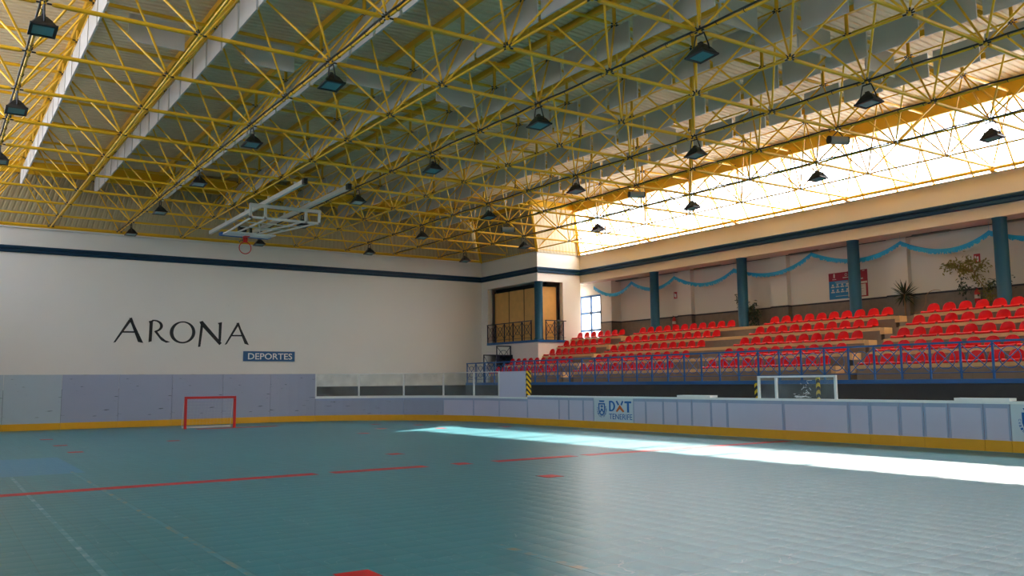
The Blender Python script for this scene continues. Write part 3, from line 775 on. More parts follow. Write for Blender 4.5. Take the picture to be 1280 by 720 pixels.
# two guards of the stairs at the far end of the platform
for xa, xb_, z1, l, rs in ((22.15, 23.78, 2.88, 'low dark blue stair guard rail below the balcony', 2), (23.0, 23.80, 3.33, 'taller dark blue stair guard rail against the alcove wall', 1)):
    y = YP - .05 if rs == 2 else YP + .12
    g = empty('stair_guard', (xa, y, ZP), l, 'railing')
    rail_panels(g, (1, 0, 0), (xa, y, 0), rs, (xb_ - xa) / rs, ZP if rs == 2 else z1 - .95, z1, 'balrail', .26, False)
    b = MB(); b.box(xa - .02, xb_ + .02, y - .025, y + .025, z1 - .03, z1 + .02); b.build('top_rail', 'balrail', g)
    if rs == 1:
        b = MB(); b.box(xa - .02, xb_ + .02, y - .025, y + .025, z1 - .97, z1 - .92)
        for x in (xa, xb_): b.box(x - .022, x + .022, y - .022, y + .022, ZP, z1 - .92)
        b.build('bottom_rail', 'balrail', g)
# balcony railing, wooden shutters
g = empty('balcony_rail', (XJ, YJ, 3.5), 'dark iron balcony railing with crosses and rings around the corner column', 'railing')
rail_panels(g, (0, -1, 0), (XJ - .03, 37.68, 0), 5, .775, 3.55, 4.48, 'balrail', .22)
rail_panels(g, (1, 0, 0), (XJ + .45, YJ - .03, 0), 2, .52, 3.55, 4.48, 'balrail', .2)
b = MB(); b.box(XJ - .055, XJ - .005, 33.75, 37.72, 4.46, 4.50); b.box(XJ + .42, 25.5, YJ - .055, YJ - .005, 4.46, 4.50); b.build('top_rail', 'balrail', g)
b = MB(); b.box(XJ - .06, XJ + .25, YJ - .06, 37.72, 3.45, 3.56); b.box(XJ + .25, 25.5, YJ - .06, YJ + .25, 3.45, 3.56); b.build('bottom_beam', 'rail', g)
b = MB(); b.tube((XJ - .03, 37.68, 3.68), (XJ - .03, 33.8, 3.68), .01, 6); b.tube((XJ + .45, YJ - .03, 3.68), (25.48, YJ - .03, 3.68), .01, 6); b.build('low_rail', 'balrail', g)
ys = [37.68, 36.35, 35.02, 33.75]
for n in range(3):
    b = MB(); b.box(XJ + .42, XJ + .46, ys[n + 1] + .02, ys[n] - .02, 3.5, 6.12); b.cur = 1
    b.box(XJ + .41, XJ + .47, ys[n + 1] - .02, ys[n + 1] + .02, 3.5, 6.2); b.box(XJ + .41, XJ + .47, ys[n] - .02, ys[n] + .005, 3.5, 6.2)
    tag(b.build('plywood_shutter', ['wood', 'darktrim_shade'], bevel=0), 'plywood shutter behind the balcony rail, ' + ['next to the lettered wall', 'middle of the three on the long side', 'next to the corner column'][n], 'shutter', 'plywood shutters of the balcony')
b = MB(); b.box(24.12, 25.26, YJ + .42, YJ + .46, 3.5, 6.15); b.cur = 1; b.box(25.26, 25.30, YJ + .41, YJ + .47, 3.5, 6.2)
tag(b.build('plywood_shutter', ['wood', 'darktrim_shade']), 'plywood shutter on the short balcony side facing down the hall', 'shutter', 'plywood shutters of the balcony')

# ------------------------------------------------------------------ rink boards
def bpath(s_):
    L1 = 12.7; L2 = 7 * PI / 2
    if s_ < L1: return V((-1.2 + s_, 35.6, 0)), V((1, 0, 0))
    if s_ < L1 + L2:
        a = (s_ - L1) / 7; return V((11.5 + 7 * math.sin(a), 28.6 + 7 * math.cos(a), 0)), V((math.cos(a), -math.sin(a), 0))
    d = V((.55, -19.2, 0)).normalized(); return V((18.5, 28.6, 0)) + d * (s_ - L1 - L2), d
def sweep(mb, s0_, s1, prof):
    """profile of (outward offset, z) swept along the board path"""
    n = max(1, int((s1 - s0_) / .35)) if 12.0 < s0_ < 24.5 else 1
    N = len(prof); rings_ = []
    for i in range(n + 1):
        p, d = bpath(s0_ + (s1 - s0_) * i / n); o = V((-d.y, d.x, 0))
        rings_.append([p + o * a + V((0, 0, z)) for a, z in prof])
    vs = [v for r_ in rings_ for v in r_]
    fs = [(a * N + i, a * N + (i + 1) % N, (a + 1) * N + (i + 1) % N, (a + 1) * N + i) for a in range(n) for i in range(N)]
    fs += [tuple(range(N)), tuple(range(n * N, n * N + N))]
    mb.add(vs, fs)
def rect(a0, a1, z0, z1): return [(a0, z0), (a1, z0), (a1, z1), (a0, z1)]
BG = 'rink boards'
def board(s0_, s1, h, m, label, cap=True, seam=True, frame_w=.05, sign=False):
    p, d = bpath((s0_ + s1) / 2)
    r = empty('rink_board', p, label, 'rink board', BG)
    g = .006
    b = MB(); sweep(b, s0_ + g, s1 - g, rect(.0, .05, .26, h - (.06 if cap else 0))); pn = b.build('panel', m, r)
    b = MB(); sweep(b, s0_ + g * .5, s1 - g * .5, rect(-.02, .06, .02, .26)); b.build('kick_plate', 'kick', r)
    if cap:
        b = MB(); sweep(b, s0_, s1, rect(-.015, .10, h - .06, h)); b.build('cap_rail', 'cap', r)
    if seam:
        b = MB()
        if frame_w:
            sweep(b, s0_ + .008, s0_ + frame_w, rect(-.006, 0, .27, h - .06)); sweep(b, s1 - frame_w, s1 - .008, rect(-.006, 0, .27, h - .06)); sweep(b, s0_ + frame_w, s1 - frame_w, rect(-.006, 0, h - .15, h - .06))
        b.build('seam_strip', 'seam', pn)
    return r
tall = [0.0, 1.6, 3.49, 5.34, 7.26, 9.18, 11.12, 13.06, 14.91]
tl = ['tall board at the far side of the end, mostly out of view', 'tall pale blue rink board at the edge of the view', 'tall pale bluish rink board with black scuffs next to the lavender ones', 'tall lavender rink board joining the pale ones', 'tall lavender rink board second from the pale ones', 'tall lavender rink board behind the red goal', 'tall lavender rink board just past the red goal post', 'tall lavender rink board second from the clear shields', 'tall lavender rink board next to the first clear shield']
for n in range(8):
    lab = ['tall pale rink board farthest from the stand', 'tall pale bluish rink board third from the lavender ones', 'tall pale bluish rink board touching the lavender ones', 'tall lavender rink board touching the pale ones', 'tall lavender rink board second from the pale ones', 'tall lavender rink board straight behind the red goal', 'tall lavender rink board next to last before the clear shields', 'tall lavender rink board touching the first clear shield'][n]
    board(tall[n], tall[n + 1], 2.0, 'boardpale' if n < 3 else 'boardtall', lab, cap=False, seam=False)
arc = [14.91, 18.67, 20.55, 22.18, 23.83, 25.66]
for n in range(5):
    lab = ['long low lavender rink board next to the tall boards', 'low curved rink board, second from the tall boards', 'low curved rink board, third from the tall boards', 'low rink board under the last clear shield', 'low rink board under the white screen with hazard stripe'][n]
    board(arc[n], arc[n + 1], 1.02, 'boardtall' if n < 2 else 'board', lab, frame_w=.03 if n > 1 else .012)
rs = [25.66, 27.54, 28.08, 28.85, 29.41, 31.31, 31.88, 32.63, 33.22, 33.80, 34.54, 35.13, 37.04, 38.97, 39.54, 40.30, 40.89, 41.46, 42.23, 42.79, 44.75, 46.6]
bases = {4: 'white rink board that carries the blue and orange sign', 19: 'white rink board at the edge of the view carrying a second sign'}
for n in range(len(rs) - 1):
    if n in bases: lab = bases[n]
    elif n < 4: lab = 'framed lavender rink board, %s before the blue and orange sign' % ['fourth', 'third', 'second', 'last'][n]
    elif n < 11: lab = 'framed lavender rink board, %s after the blue and orange sign' % ORD[n - 5]
    elif n < 13: lab = 'wide framed rink board under the clear bench shield, ' + ['near its sign side', 'at its far post'][n - 11]
    elif n < 19: lab = 'framed lavender rink board, %s after the clear bench shield' % ORD[n - 13]
    else: lab = 'rink board beyond the second sign at the edge'
    board(rs[n], rs[n + 1], 1.09, 'signwhite' if n in bases else 'board', lab, seam=n not in bases, frame_w=.035 if n < 11 else .05)

# clear shields and posts on the corner boards
sh = [14.93, 16.72, 18.67, 20.55, 22.18, 23.80]
for n in range(5):
    p, d = bpath(sh[n]); p2, d2 = bpath((sh[n] + sh[n + 1]) / 2)
    r = empty('clear_shield', p2 + V((0, 0, 1.02)), 'clear shield on the corner boards, %s from the tall boards' % ORD[n], 'glass shield', 'clear shields on the corner boards')
    b = MB(); sweep(b, sh[n] + .03, sh[n + 1] - .03, rect(.02, .032, 1.03, 1.98)); b.build('pane', 'shield', r)
    b = MB()
    for s_ in ((sh[n],) if n < 4 else (sh[n], sh[n + 1])): sweep(b, s_ - .03, s_ + .03, rect(-.005, .055, 1.02, 2.0))
    b.build('post', 'postmetal', r)
    b = MB(); sweep(b, sh[n] + .03, sh[n + 1] - .03, rect(.0, .05, 1.97, 2.0)); sweep(b, sh[n] + .03, sh[n + 1] - .03, rect(-.005, .06, 1.02, 1.06)); b.build('edge_channel', 'postmetal', r)
b = MB(); sweep(b, 23.85, 25.62, rect(.0, .05, 1.02, 1.99)); r = tag(b.build('white_screen', 'board', org=bpath(24.7)[0]), 'solid white screen panel standing on the corner boards', 'screen')
b = MB(); sweep(b, 25.62, 25.68, rect(-.03, .17, 1.02, 2.0)); b.build('hazard_pad', 'hazard', r, label='yellow and black striped pad')
# bench shield on the straight boards
p, d = bpath(37.4)
r = empty('bench_shield', p + V((0, 0, 1.09)), 'scratched clear shield in a white frame on the straight boards', 'glass shield')
b = MB(); sweep(b, 36.28, 38.58, rect(.03, .042, 1.10, 1.66)); b.build('pane', 'shield', r)
for s_ in (36.25, 36.82, 38.62):
    b = MB(); sweep(b, s_ - .03, s_ + .03, rect(.005, .065, 1.09, 1.68)); b.build('post', 'cap', r)
b = MB(); sweep(b, 36.22, 38.65, rect(.005, .065, 1.64, 1.69)); b.build('top_rail', 'cap', r)
b = MB(); sweep(b, 36.12, 36.20, rect(.0, .10, 1.09, 1.5)); b.build('hazard_pad', 'hazard', r, label='yellow and black striped pad')
b = MB(); rnd = random.Random(3)
pth, dd = bpath(38.1)
ctr = bpath(37.75)[0] + V((.028, 0, 1.38))
for q in range(16):
    a = rnd.uniform(0, 2 * PI); l = rnd.uniform(.04, .15); k = rnd.uniform(0, .13); ctr = bpath(37.75 + rnd.gauss(0, .07))[0] + V((.028, 0, 1.36 + rnd.gauss(0, .06)))
    e = dd * math.cos(a) + V((0, 0, math.sin(a) * .8)); c = ctr + e * (k + l / 2); n_ = e.cross(V((1, 0, 0))).normalized()
    if c.z < 1.14: continue
    b.obox(c, e * l / 2, n_ * rnd.uniform(.002, .005), V((.001, 0, 0)))
for q in range(22):
    c = bpath(37.6 + rnd.gauss(0, .18))[0] + V((.028, 0, 1.12 + abs(rnd.gauss(0, .04)))); e = dd * rnd.uniform(.02, .07)
    b.obox(c, e, V((0, 0, rnd.uniform(.003, .007))), V((.001, 0, 0)))
b.build('scratch_marks', 'cap', r)
b = MB(); b.tube((19.6, 14.68, 0), (19.6, 14.68, 1.66), .055, 12); tag(b.build('hazard_post', 'hazard', org=(19.6, 14.68, 0)), 'yellow and black striped post behind the clear bench shield', 'post')
# raised gate caps
for n, (a, c_, l) in enumerate(((33.2, 34.5, 'white gate cap lying on the boards after the blue and orange sign'), (41.6, 42.78, 'white gate cap lying on the boards near the second sign'))):
    b = MB(); sweep(b, a, c_, rect(.02, .34, 1.09, 1.15)); pp, _ = bpath((a + c_) / 2); tag(b.build('gate_cap', 'cap', org=pp + V((0, 0, 1.09))), l, 'gate cap', 'white gate caps')

# ------------------------------------------------------------------ signs and lettering
def text_mesh(body, size_u, size_v, o, u, w, k, depth=.004, bold=0.):
    cu = bpy.data.curves.new('t', 'FONT'); cu.body = body; cu.extrude = .5; cu.offset = bold; cu.resolution_u = 3
    ob = bpy.data.objects.new('t', cu); COL.objects.link(ob)
    dg = bpy.context.evaluated_depsgraph_get(); me = bpy.data.meshes.new_from_object(ob.evaluated_get(dg))
    bpy.data.objects.remove(ob); bpy.data.curves.remove(cu)
    xs = [v.co.x for v in me.vertices]; ys_ = [v.co.y for v in me.vertices]
    x0, x1, y0_, y1_ = min(xs), max(xs), min(ys_), max(ys_)
    o, u, w, k = map(V, (o, u, w, k))
    vs = [o + u * ((v.co.x - x0) / (x1 - x0) * size_u) + w * ((v.co.y - y0_) / (y1_ - y0_) * size_v) + k * (v.co.z + .5) * depth for v in me.vertices]
    fs = [tuple(p.vertices) for p in me.polygons]; bpy.data.meshes.remove(me)
    return vs, fs
# big lettering on the end wall; letter outlines in units measured from its first foot
let = empty('wall_lettering', (9.0, YE, 3.3), 'large black calligraphic lettering painted on the white end wall', 'lettering')
K = .03254 / 5.12; KZ = .0333 / 5.12
def lp(pts): return [(6.25 + (x - 64) * K, 3.33 + (217 + (x - 64) * .0178 - y) * KZ) for x, y in pts]
def stroke(mb, pts): mb.prism(lp(pts), (0, YE - .012, 0), (1, 0, 0), (0, 0, 1), (0, .014, 0))
def ell(mb, c, ro, ri, a0, a1, off=(0, 0), n=40):
    for i in range(n):
        t0 = a0 + (a1 - a0) * i / n; t1 = a0 + (a1 - a0) * (i + 1) / n
        q = lambda t, r, o_: (c[0] + o_[0] + r[0] * math.cos(t), c[1] + o_[1] + r[1] * math.sin(t))
        stroke(mb, [q(t0, ro, (0, 0)), q(t1, ro, (0, 0)), q(t1, ri, off), q(t0, ri, off)])
b = MB(); stroke(b, [(150, 72), (168, 76), (76, 215), (62, 219)]); stroke(b, [(152, 64), (168, 60), (184, 102), (242, 221), (210, 214), (158, 82)]); stroke(b, [(116, 146), (198, 146), (201, 156), (109, 156)]); b.build('letter', 'ink', let)
b = MB(); stroke(b, [(277, 84), (297, 82), (293, 210), (274, 216)]); stroke(b, [(271, 82), (300, 73), (300, 84), (276, 94)]); ell(b, (302, 112), (58, 40), (40, 31), -1.75, 1.35, (0, 0), 24); stroke(b, [(306, 146), (322, 142), (348, 178), (380, 204), (409, 214), (384, 220), (352, 204)]); b.build('letter', 'ink', let)
b = MB(); ell(b, (486, 152), (82, 72), (60, 63), 0, 2 * PI, (1, -1)); b.build('letter', 'ink', let)
b = MB(); stroke(b, [(602, 92), (619, 100), (603, 245), (588, 248)]); stroke(b, [(592, 82), (613, 75), (744, 222), (729, 236), (602, 102)]); stroke(b, [(722, 90), (742, 84), (738, 205), (729, 234), (722, 212)]); stroke(b, [(714, 88), (742, 82), (742, 92), (722, 99)]); b.build('letter', 'ink', let)
b = MB(); stroke(b, [(842, 94), (858, 98), (778, 229), (764, 234)]); stroke(b, [(840, 87), (857, 84), (873, 126), (930, 236), (900, 227), (850, 104)]); stroke(b, [(812, 167), (884, 167), (887, 177), (806, 177)]); b.build('letter', 'ink', let)
sg = empty('blue_sign', (12.68, YE, 2.6), 'small blue board with white capitals under the black lettering', 'sign')
b = MB(); b.box(11.51, 13.84, YE - .03, YE - .001, 2.60, 3.04); b.build('board', 'signblue', sg)
b = MB(); b.add(*text_mesh('DEPORTES', 2.0, .275, (11.72, YE - .030, 2.68), (1, 0, 0), (0, 0, 1), (0, -1, 0), bold=.012)); b.build('lettering', 'letterwhite', sg)

def logo(s0_, label):
    p, d = bpath(s0_); o = V((p.x, p.y, 0)) - V((-d.y, d.x, 0)) * .004
    k = V((d.y, -d.x, 0)); ku, kv = .00202, .00133
    if True: r = empty('logo_sign', bpath(s0_ + .95)[0] + V((0, 0, .25)), label, 'sign', 'blue and orange signs on the boards')
    def q(x, y): return ((x - 155) * ku, 1.02 - (y - 150) * kv)
    def pr(mb, pts): mb.prism([q(x, y) for x, y in pts], o, d, (0, 0, 1), k * .003)
    def tx(mb, body, x0, x1, y0_, y1_, bold=0.):
        a, b_ = q(x0, y1_); mb.add(*text_mesh(body, (x1 - x0) * ku, (y1_ - y0_) * kv, o + d * a + V((0, 0, b_)), d, (0, 0, 1), k, .003, bold))
    b = MB(); pr(b, [(272, 200), (410, 200), (396, 240), (284, 240)])
    out = [(258, 268), (418, 268), (420, 430), (402, 530), (340, 582), (278, 530), (258, 430)]; inn = [(282, 300), (396, 300), (396, 425), (382, 508), (340, 546), (298, 508), (282, 425)]
    for i in range(7): j = (i + 1) % 7; pr(b, [out[i], out[j], inn[j], inn[i]])
    pr(b, [(310, 330), (370, 330), (370, 360), (310, 360)]); pr(b, [(330, 315), (350, 315), (350, 378), (330, 378)])
    pr(b, [(340, 400), (352, 400), (396, 500), (372, 500), (340, 440), (308, 500), (284, 500), (328, 400)])
    for i, chs in ((0, 'CABILDO'), (1, 'TENERIFE')):
        n = len(chs)
        for z, ch in enumerate(chs):
            t = math.radians(200 - 95 * z / (n - 1)) if i == 0 else math.radians(75 - 95 * z / (n - 1))
            cx, cy = 340 + 118 * math.cos(t), 430 + 190 * math.sin(t)
            a, b_ = q(cx, cy); uu = d * math.cos(t - PI / 2 if i else t - PI / 2) * 1; 
            tu = (d * math.sin(t) - V((0, 0, 1)) * -math.cos(t)) * (1 if i == 0 else 1)
            tu = d * math.sin(t) + V((0, 0, 1)) * math.cos(t); tv = V((0, 0, 1)) * math.sin(t) - d * math.cos(t)
            b.add(*text_mesh(ch, .045, .05, o + d * a + V((0, 0, b_)), tu, tv, k, .003, .01))
    b.build('crest', 'blue', r)
    b = MB(); pr(b, [(520, 205), (556, 205), (556, 462), (520, 462)])
    n = 14
    for i in range(n):
        t0, t1 = -PI / 2 + PI * i / n, -PI / 2 + PI * (i + 1) / n
        e = lambda t, rx, ry: (570 + rx * math.cos(t), 333.5 + ry * math.sin(t))
        pr(b, [e(t0, 94, 128), e(t1, 94, 128), e(t1, 54, 92), e(t0, 54, 92)])
    pr(b, [(556, 205), (571, 205), (571, 242), (556, 242)]); pr(b, [(556, 425), (571, 425), (571, 462), (556, 462)])
    pr(b, [(680, 215), (712, 198), (760, 292), (735, 320)]); pr(b, [(862, 215), (832, 198), (792, 292), (820, 320)])
    pr(b, [(884, 210), (1042, 210), (1042, 258), (884, 258)]); pr(b, [(942, 258), (988, 258), (988, 480), (942, 480)])
    b.build('lettering', 'blue', r)
    b = MB(); pr(b, [(773, 300), (800, 340), (773, 400), (705, 480), (682, 452)]); pr(b, [(773, 300), (878, 455), (848, 482), (773, 400)]); b.build('chevron', 'orange', r)
    b = MB(); tx(b, 'TENERIFE', 515, 1058, 522, 652); b.build('lettering', 'blue', r)
logo(29.44, 'white board sign with blue crest and blue and orange lettering below the guard rail')
logo(42.81, 'white board sign with blue crest cut off by the edge of the view')

# posters on the stand wall (two boards half hidden by a column)
def flat(mb, y0_, y1_, z0_, z1_, x=XB, t=.012, e=0.): mb.box(x - t - e, x - e, min(y0_, y1_), max(y0_, y1_), z0_, z1_)
ps = empty('wall_poster', (XB, 19.5, 4.5), 'poster with crimson head and blue body of small icons behind a column', 'poster')
b = MB(); flat(b, 20.02, 18.95, 5.17, 5.47); b.build('header', 'posterred', ps)
b = MB(); flat(b, 20.02, 18.95, 4.50, 5.17); b.build('body', 'posterblue', ps)
b = MB(); b.ring((XB - .014, 19.28, 5.37), (0, 1, 0), (0, 0, 1), .045, .012, 14, 4); flat(b, 19.81, 19.75, 5.29, 5.44, e=.012, t=.004); flat(b, 19.86, 19.70, 5.22, 5.24, e=.012, t=.004); flat(b, 19.42, 19.08, 5.25, 5.28, e=.012, t=.004)
for c in range(5):
    for rr in range(2):
        y = 19.93 - c * .2; z = 4.78 + .19 * (1 - rr)
        flat(b, y, y - .15, z - .04, z, e=.012, t=.004); flat(b, y - .04, y - .11, z + .02, z + .08, e=.012, t=.003)
flat(b, 19.75, 19.2, 5.11, 5.125, e=.012, t=.003); flat(b, 19.7, 19.2, 5.06, 5.075, e=.012, t=.003); flat(b, 19.75, 19.15, 4.60, 4.615, e=.012, t=.003)
b.build('print', 'posterbeige', ps)
ps = empty('wall_poster', (XB, 18.85, 4.5), 'crimson poster with beige text panel behind the same column', 'poster')
b = MB(); flat(b, 19.22, 18.42, 4.51, 5.48); b.build('board', 'posterred', ps)
b = MB(); flat(b, 19.22, 18.44, 4.99, 5.06, e=.012, t=.004); flat(b, 19.22, 18.50, 4.55, 4.96, e=.012, t=.004); b.ring((XB - .014, 18.82, 5.30), (0, 1, 0), (0, 0, 1), .07, .018, 16, 4); flat(b, 18.98, 18.60, 5.14, 5.19, e=.012, t=.004); flat(b, 18.62, 18.52, 5.43, 5.45, e=.012, t=.004); b.build('print', 'posterbeige', ps)
b = MB()
for z in (4.9, 4.86, 4.8, 4.76, 4.70, 4.64): flat(b, 18.88, 18.62 - .06 * math.sin(z * 50), z - .008, z + .008, e=.016, t=.003)
b.build('text_lines', 'grey', ps)
# extinguishers and their little red signs
for y, l1, l2 in ((28.0, 'red fire extinguisher on the dado near the balcony', 'small red extinguisher sign on the wall near the balcony'), (14.5, 'red fire extinguisher behind the leaning ficus', 'small red extinguisher sign behind the ficus leaves')):
    sgn = empty('extinguisher_sign', (XB, y, 5.2), l2, 'sign', 'extinguisher signs')
    b = MB(); flat(b, y + .1, y - .1, 5.22, 5.52); b.build('plate', 'extred', sgn)
    b = MB(); flat(b, y + .01, y - .05, 5.27, 5.43, e=.012, t=.003); flat(b, y + .07, y + .03, 5.30, 5.46, e=.012, t=.003); b.build('pictogram', 'letterwhite', sgn)
    ex = empty('fire_extinguisher', (XB - .14, y, 3.95), l1, 'fire extinguisher', 'fire extinguishers')
    b = MB(); b.lathe((XB - .14, y, 3.93), [(.075, 0), (.085, .02), (.085, .36), (.06, .42), (.025, .45), (.025, .47)], 14); b.build('cylinder', 'extred', ex)
    b = MB(); b.tube((XB - .14, y - .03, 4.41), (XB - .14, y + .08, 4.45), .015, 6); b.ring((XB - .14, y + .08, 4.28), (0, 1, 0), (0, 0, 1), .12, .010, 14, 5, -.3, 2.6); b.build('valve_hose', 'black', ex)
    b = MB(); b.lathe((XB - .14, y, 4.08), [(.087, 0), (.087, .12)], 14); b.build('label_band', 'posterbeige', ex)
# fluorescent battens under the soffit
for n, (ya, yb_) in enumerate(((31.65, 30.1), (26.5, 25.0), (21.5, 20.2), (16.45, 15.15), (13.4, 12.1))):
    b = MB(); b.box(27.28, 27.40, yb_, ya, ZS - .04, ZS); b.cur = 1; b.tube((27.34, yb_ + .05, ZS - .055), (27.34, ya - .05, ZS - .055), .014, 6)
    tag(b.build('ceiling_batten', ['fluoro', 'grey'], org=(27.34, (ya + yb_) / 2, ZS)), 'unlit fluorescent batten under the stand soffit, %s from the balcony' % ORD[n], 'light', 'unlit battens over the stand')
b = MB(); b.tube((27.44, YS - .1, ZS - .02), (27.44, 9, ZS - .02), .012, 6); tag(b.build('ceiling_cable', 'black'), 'thin black cable running along the stand soffit', 'cable')
# blue garland in swags
pk = [(32.95, 6.22), (30.2, 6.18), (27.4, 6.13), (24.0, 6.08), (20.25, 6.25), (16.7, 6.18), (13.75, 6.10), (10.6, 6.15)]
sag = [.46, .40, .45, .46, .42, .42, .40]
gb = MB(); rnd = random.Random(5)
for n in range(7):
    (ya, za), (yb_, zb_) = pk[n], pk[n + 1]; prev = None; N = 36
    for i in range(N + 1):
        t = i / N; y = ya + (yb_ - ya) * t; z = za + (zb_ - za) * t - sag[n] * 4 * t * (1 - t) * (1 + .25 * (t - .5))
        p = V((27.0, y, z))
        if prev is not None:
            gb.tube(prev, p, .012, 5)
            for q in range(5):
                c = prev.lerp(p, q / 5); l = rnd.uniform(.10, .17); a = rnd.uniform(-.5, .5)
                dx = rnd.uniform(-.03, .03)
                gb.add([c + V((0, -.02, 0)), c + V((0, .02, 0)), c + V((dx, .02 + a * .03, -l)), c + V((dx, -.02 + a * .03, -l))], [(0, 1, 2, 3)])
        prev = p
for y, z in pk: gb.tube((27.0, y, z), (27.0, y, ZS), .004, 4)
tag(gb.build('hanging_garland', 'garland'), 'blue tinsel garland hung in swags under the stand soffit', 'garland')

# ------------------------------------------------------------------ plants on the walkway
def leafcard(mb, c, d, n_, L, wd):
    c, d, n_ = V(c), V(d).normalized(), V(n_); s_ = d.cross(n_)
    if s_.length < 1e-3: s_ = V((1, 0, 0))
    s_.normalize()
    u_ = s_.cross(d).normalized() * wd * .18
    mb.add([c, c + d * L * .5 + s_ * wd / 2 + u_, c + d * L, c + d * L * .5 - s_ * wd / 2 + u_, c + d * L * .5 - u_], [(0, 1, 4), (1, 2, 4), (2, 3, 4), (3, 0, 4)])
def pot(r, x, y, z, s_=.2):
    b = MB(); b.lathe((x, y, z), [(s_ * .7, 0), (s_ * .75, .02), (s_, .28), (s_ * 1.08, .285), (s_ * 1.08, .33), (s_ * .95, .33)], 16); b.build('pot', 'pot', r)
rnd = random.Random(11)
def branchy(r, base, joints, leafm, count, spread, L, wd, droop=.3, stem=.016):
    b = MB()
    for a, c in joints: b.tube(a, c, stem, 6, stem * .7)
    b.build('stem', 'bark', r)
    b = MB()
    for q in range(count):
        a, c = joints[rnd.randrange(len(joints))]; p = V(a).lerp(V(c), rnd.uniform(.35, 1.05)) + V([rnd.gauss(0, spread) for _ in range(3)])
        d = V((rnd.uniform(-1, 1), rnd.uniform(-1, 1), rnd.uniform(-1, .6) - droop)); leafcard(b, p, d, (rnd.uniform(-1, 1), rnd.uniform(-1, 1), 1), L * rnd.uniform(.7, 1.2), wd)
    b.build('foliage', leafm, r)
# leaning ficus
x, y = 26.95, 13.75
r = empty('ficus_tree', (x, y, 3.2), 'tall leaning ficus tree with thin yellowish leaves beside the last column', 'plant')
pot(r, x, y, 3.2, .2)
J = lambda *a: V(a)
branchy(r, None, [(J(x, y, 3.5), J(x, y + .25, 4.4)), (J(x + .03, y + .02, 3.5), J(x + .05, y + .1, 4.5)), (J(x, y + .25, 4.4), J(x, y + .55, 4.9)), (J(x, y + .55, 4.9), J(x - .05, y + 1.15, 5.22)), (J(x, y + .55, 4.9), J(x, y + .7, 5.35)), (J(x, y + .5, 4.85), J(x, y + .2, 5.15)), (J(x, y + .55, 4.9), J(x, y + .95, 5.0)), (J(x - .05, y + 1.1, 5.2), J(x, y + 1.35, 5.12))], 'yleaf', 620, .085, .12, .055)
b = MB()
for q in range(90):
    c = V((x, y + .85, 4.45)) + V((rnd.gauss(0, .06), rnd.gauss(0, .09), rnd.gauss(0, .14))); leafcard(b, c, (rnd.uniform(-1, 1), rnd.uniform(-1, 1), rnd.uniform(-1, .4)), (0, 0, 1), .11, .06)
for q in range(80):
    c = V((x, y - .15, 4.42)) + V((rnd.gauss(0, .06), rnd.gauss(0, .28), rnd.gauss(0, .10))); leafcard(b, c, (rnd.uniform(-1, 1), rnd.uniform(-1, 1), rnd.uniform(-1, .4)), (0, 0, 1), .11, .06)
b.build('foliage', 'leaf', r, label='dark lower leaves')
# spiky yucca
x, y = 26.95, 16.62
r = empty('yucca_plant', (x, y, 3.2), 'spiky dark yucca plant standing in front of a pilaster', 'plant')
pot(r, x, y, 3.2, .2)
b = MB(); b.tube((x, y, 3.45), (x, y, 4.38), .03, 8); b.build('stem', 'bark', r)
b = MB()
for q in range(46):
    t = rnd.uniform(0, 2 * PI); e = rnd.uniform(-1.0, 1.3); d = V((math.cos(t) * math.cos(e), math.sin(t) * math.cos(e), math.sin(e))); leafcard(b, (x, y, 4.36 + rnd.uniform(-.05, .05)), d, (0, 0, 1), rnd.uniform(.42, .58), .065)
b.build('foliage', 'leaf', r)
b = MB(); b.ring((x - .05, y - .35, 4.15), (0, 1, 0), (0, 0, 1), .42, .010, 18, 5, 2.9, 5.2); b.ring((x - .05, y - 1.1, 4.0), (0, 1, 0), (0, 0, 1), .42, .010, 14, 5, .6, 2.0); b.build('cane', 'bark', r)
# dark bush by the second column
x, y = 26.9, 22.98
r = empty('potted_shrub', (x, y, 3.2), 'dark bushy pot plant leaning on the second column', 'plant')
pot(r, x, y, 3.2, .2)
branchy(r, None, [(J(x, y, 3.5), J(x, y + .05, 4.1)), (J(x, y + .05, 4.0), J(x - .05, y + .42, 4.5)), (J(x, y, 3.9), J(x - .05, y - .22, 4.2)), (J(x, y + .1, 4.1), J(x, y + .05, 4.45)), (J(x - .05, y + .42, 4.4), J(x - .1, y + .5, 4.9)), (J(x, y + .2, 3.8), J(x - .05, y + .35, 4.2))], 'leaf', 480, .10, .15, .065)

# ------------------------------------------------------------------ red roller hockey goal
gl = empty('hockey_goal', (8.75, 32.9, 0), 'small red hockey goal with white net before the lavender boards', 'goal')
xa, xb_, yg, hg = 7.86, 9.62, 32.9, 1.08
for x in (xa, xb_):
    b = MB(); b.box(x - .045, x + .045, yg - .045, yg + .045, 0, hg); b.build('goal_post', 'goalred', gl, bevel=.01)
b = MB(); b.box(xa - .045, xb_ + .045, yg - .045, yg + .045, hg, hg + .085); b.build('crossbar', 'goalred', gl, bevel=.012)
b = MB()
for x in (xa, xb_): b.path([(x, yg, hg), (x, yg + .22, hg - .05), (x, yg + .52, .05), (x, yg, .05)], .008, 6)
b.box(xa, xb_, yg + .48, yg + .53, .01, .08); bfr = b.build('base_frame', 'whitesteel', gl)
b = MB()
for n in range(15):
    x = xa + (xb_ - xa) * n / 14; b.path([(x, yg + .05, hg), (x, yg + .22, hg - .06), (x, yg + .51, .08)], .0011, 3)
for n in range(9):
    t = n / 8; y = yg + .22 + .29 * t; z = hg - .06 - (hg - .14) * t; b.tube((xa, y, z), (xb_, y, z), .0011, 3)
b.build('net', 'net', bfr)

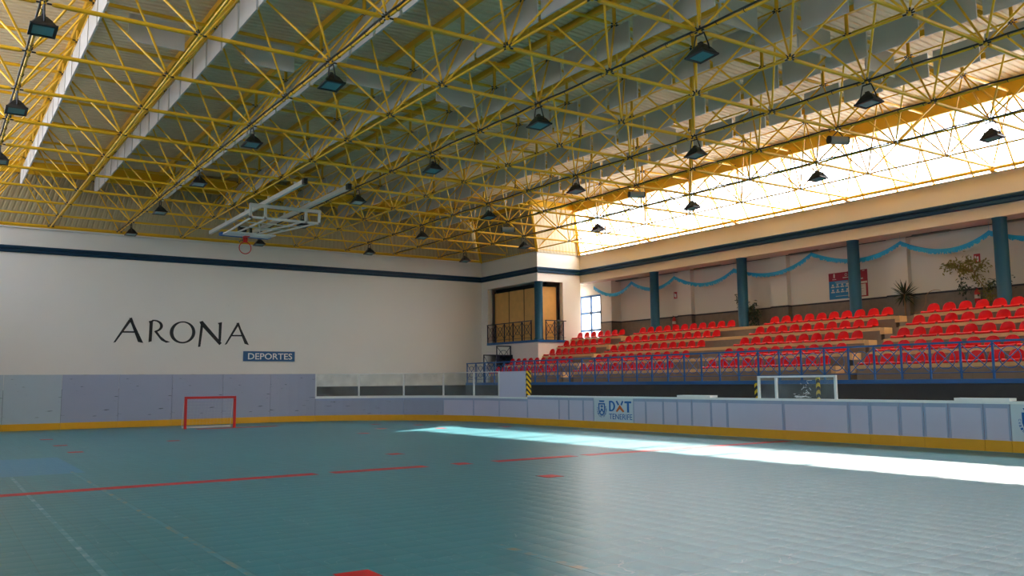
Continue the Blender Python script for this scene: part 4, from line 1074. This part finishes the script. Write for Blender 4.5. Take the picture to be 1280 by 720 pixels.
# ------------------------------------------------------------------ light
wd = bpy.data.worlds.new('world'); sc.world = wd; wd.use_nodes = True
nt = wd.node_tree; bg = nt.nodes['Background']
tc = nt.nodes.new('ShaderNodeTexCoord'); sp = nt.nodes.new('ShaderNodeSeparateXYZ'); nt.links.new(tc.outputs['Generated'], sp.inputs[0])
rp = nt.nodes.new('ShaderNodeValToRGB'); mr = nt.nodes.new('ShaderNodeMapRange'); mr.inputs['From Min'].default_value = -1; mr.inputs['From Max'].default_value = 1
nt.links.new(sp.outputs['Z'], mr.inputs['Value']); nt.links.new(mr.outputs['Result'], rp.inputs['Fac'])
cr = rp.color_ramp; cr.elements[0].position = .44; cr.elements[0].color = (.85, .72, .58, 1); cr.elements[1].position = .5; cr.elements[1].color = (.93, .97, 1, 1)
e = cr.elements.new(.8); e.color = (.60, .76, 1.0, 1)
nt.links.new(rp.outputs['Color'], bg.inputs['Color']); bg.inputs['Strength'].default_value = 12
sl = bpy.data.lights.new('sun', 'SUN'); sl.energy = 36; sl.angle = math.radians(1.0); sl.color = (1, .93, .82)
so = bpy.data.objects.new('sun', sl); COL.objects.link(so)
so.rotation_euler = V((-1.31, -.63, -1)).to_track_quat('-Z', 'Y').to_euler()
def portal(name, c, sx, sy, direction):
    l = bpy.data.lights.new(name, 'AREA'); l.shape = 'RECTANGLE'; l.size = sx; l.size_y = sy; l.cycles.is_portal = True
    o = bpy.data.objects.new(name, l); COL.objects.link(o); o.location = c
    z = -V(direction).normalized(); x = V((0, 1, 0)); y = z.cross(x)
    o.matrix_world = M.Translation(c) @ M((x, y, z)).transposed().to_4x4()
portal('portal_stand', ((XF + 25.10) / 2 + .1, 13.2, 8.8), 40.2, 2.5, (-.85, 0, -.52))
portal('portal_side', ((XL + nx(-.5)) / 2 - .1, 15.6, 8.95), 45.0, 2.8, (.87, 0, -.48))
portal('portal_window', (XWIN + .12, 33.95, 4.6), 2.9, 2.4, (-1, 0, 0))

vs_ = sc.view_settings; vs_.view_transform = 'Standard'; vs_.look = 'None'; vs_.exposure = 0; vs_.gamma = 1; vs_.use_curve_mapping = False
cy = sc.cycles; cy.max_bounces = 9; cy.diffuse_bounces = 6; cy.glossy_bounces = 4; cy.transmission_bounces = 8; cy.transparent_max_bounces = 12
cy.sample_clamp_indirect = 8; cy.use_denoising = True; cy.caustics_reflective = False; cy.caustics_refractive = False
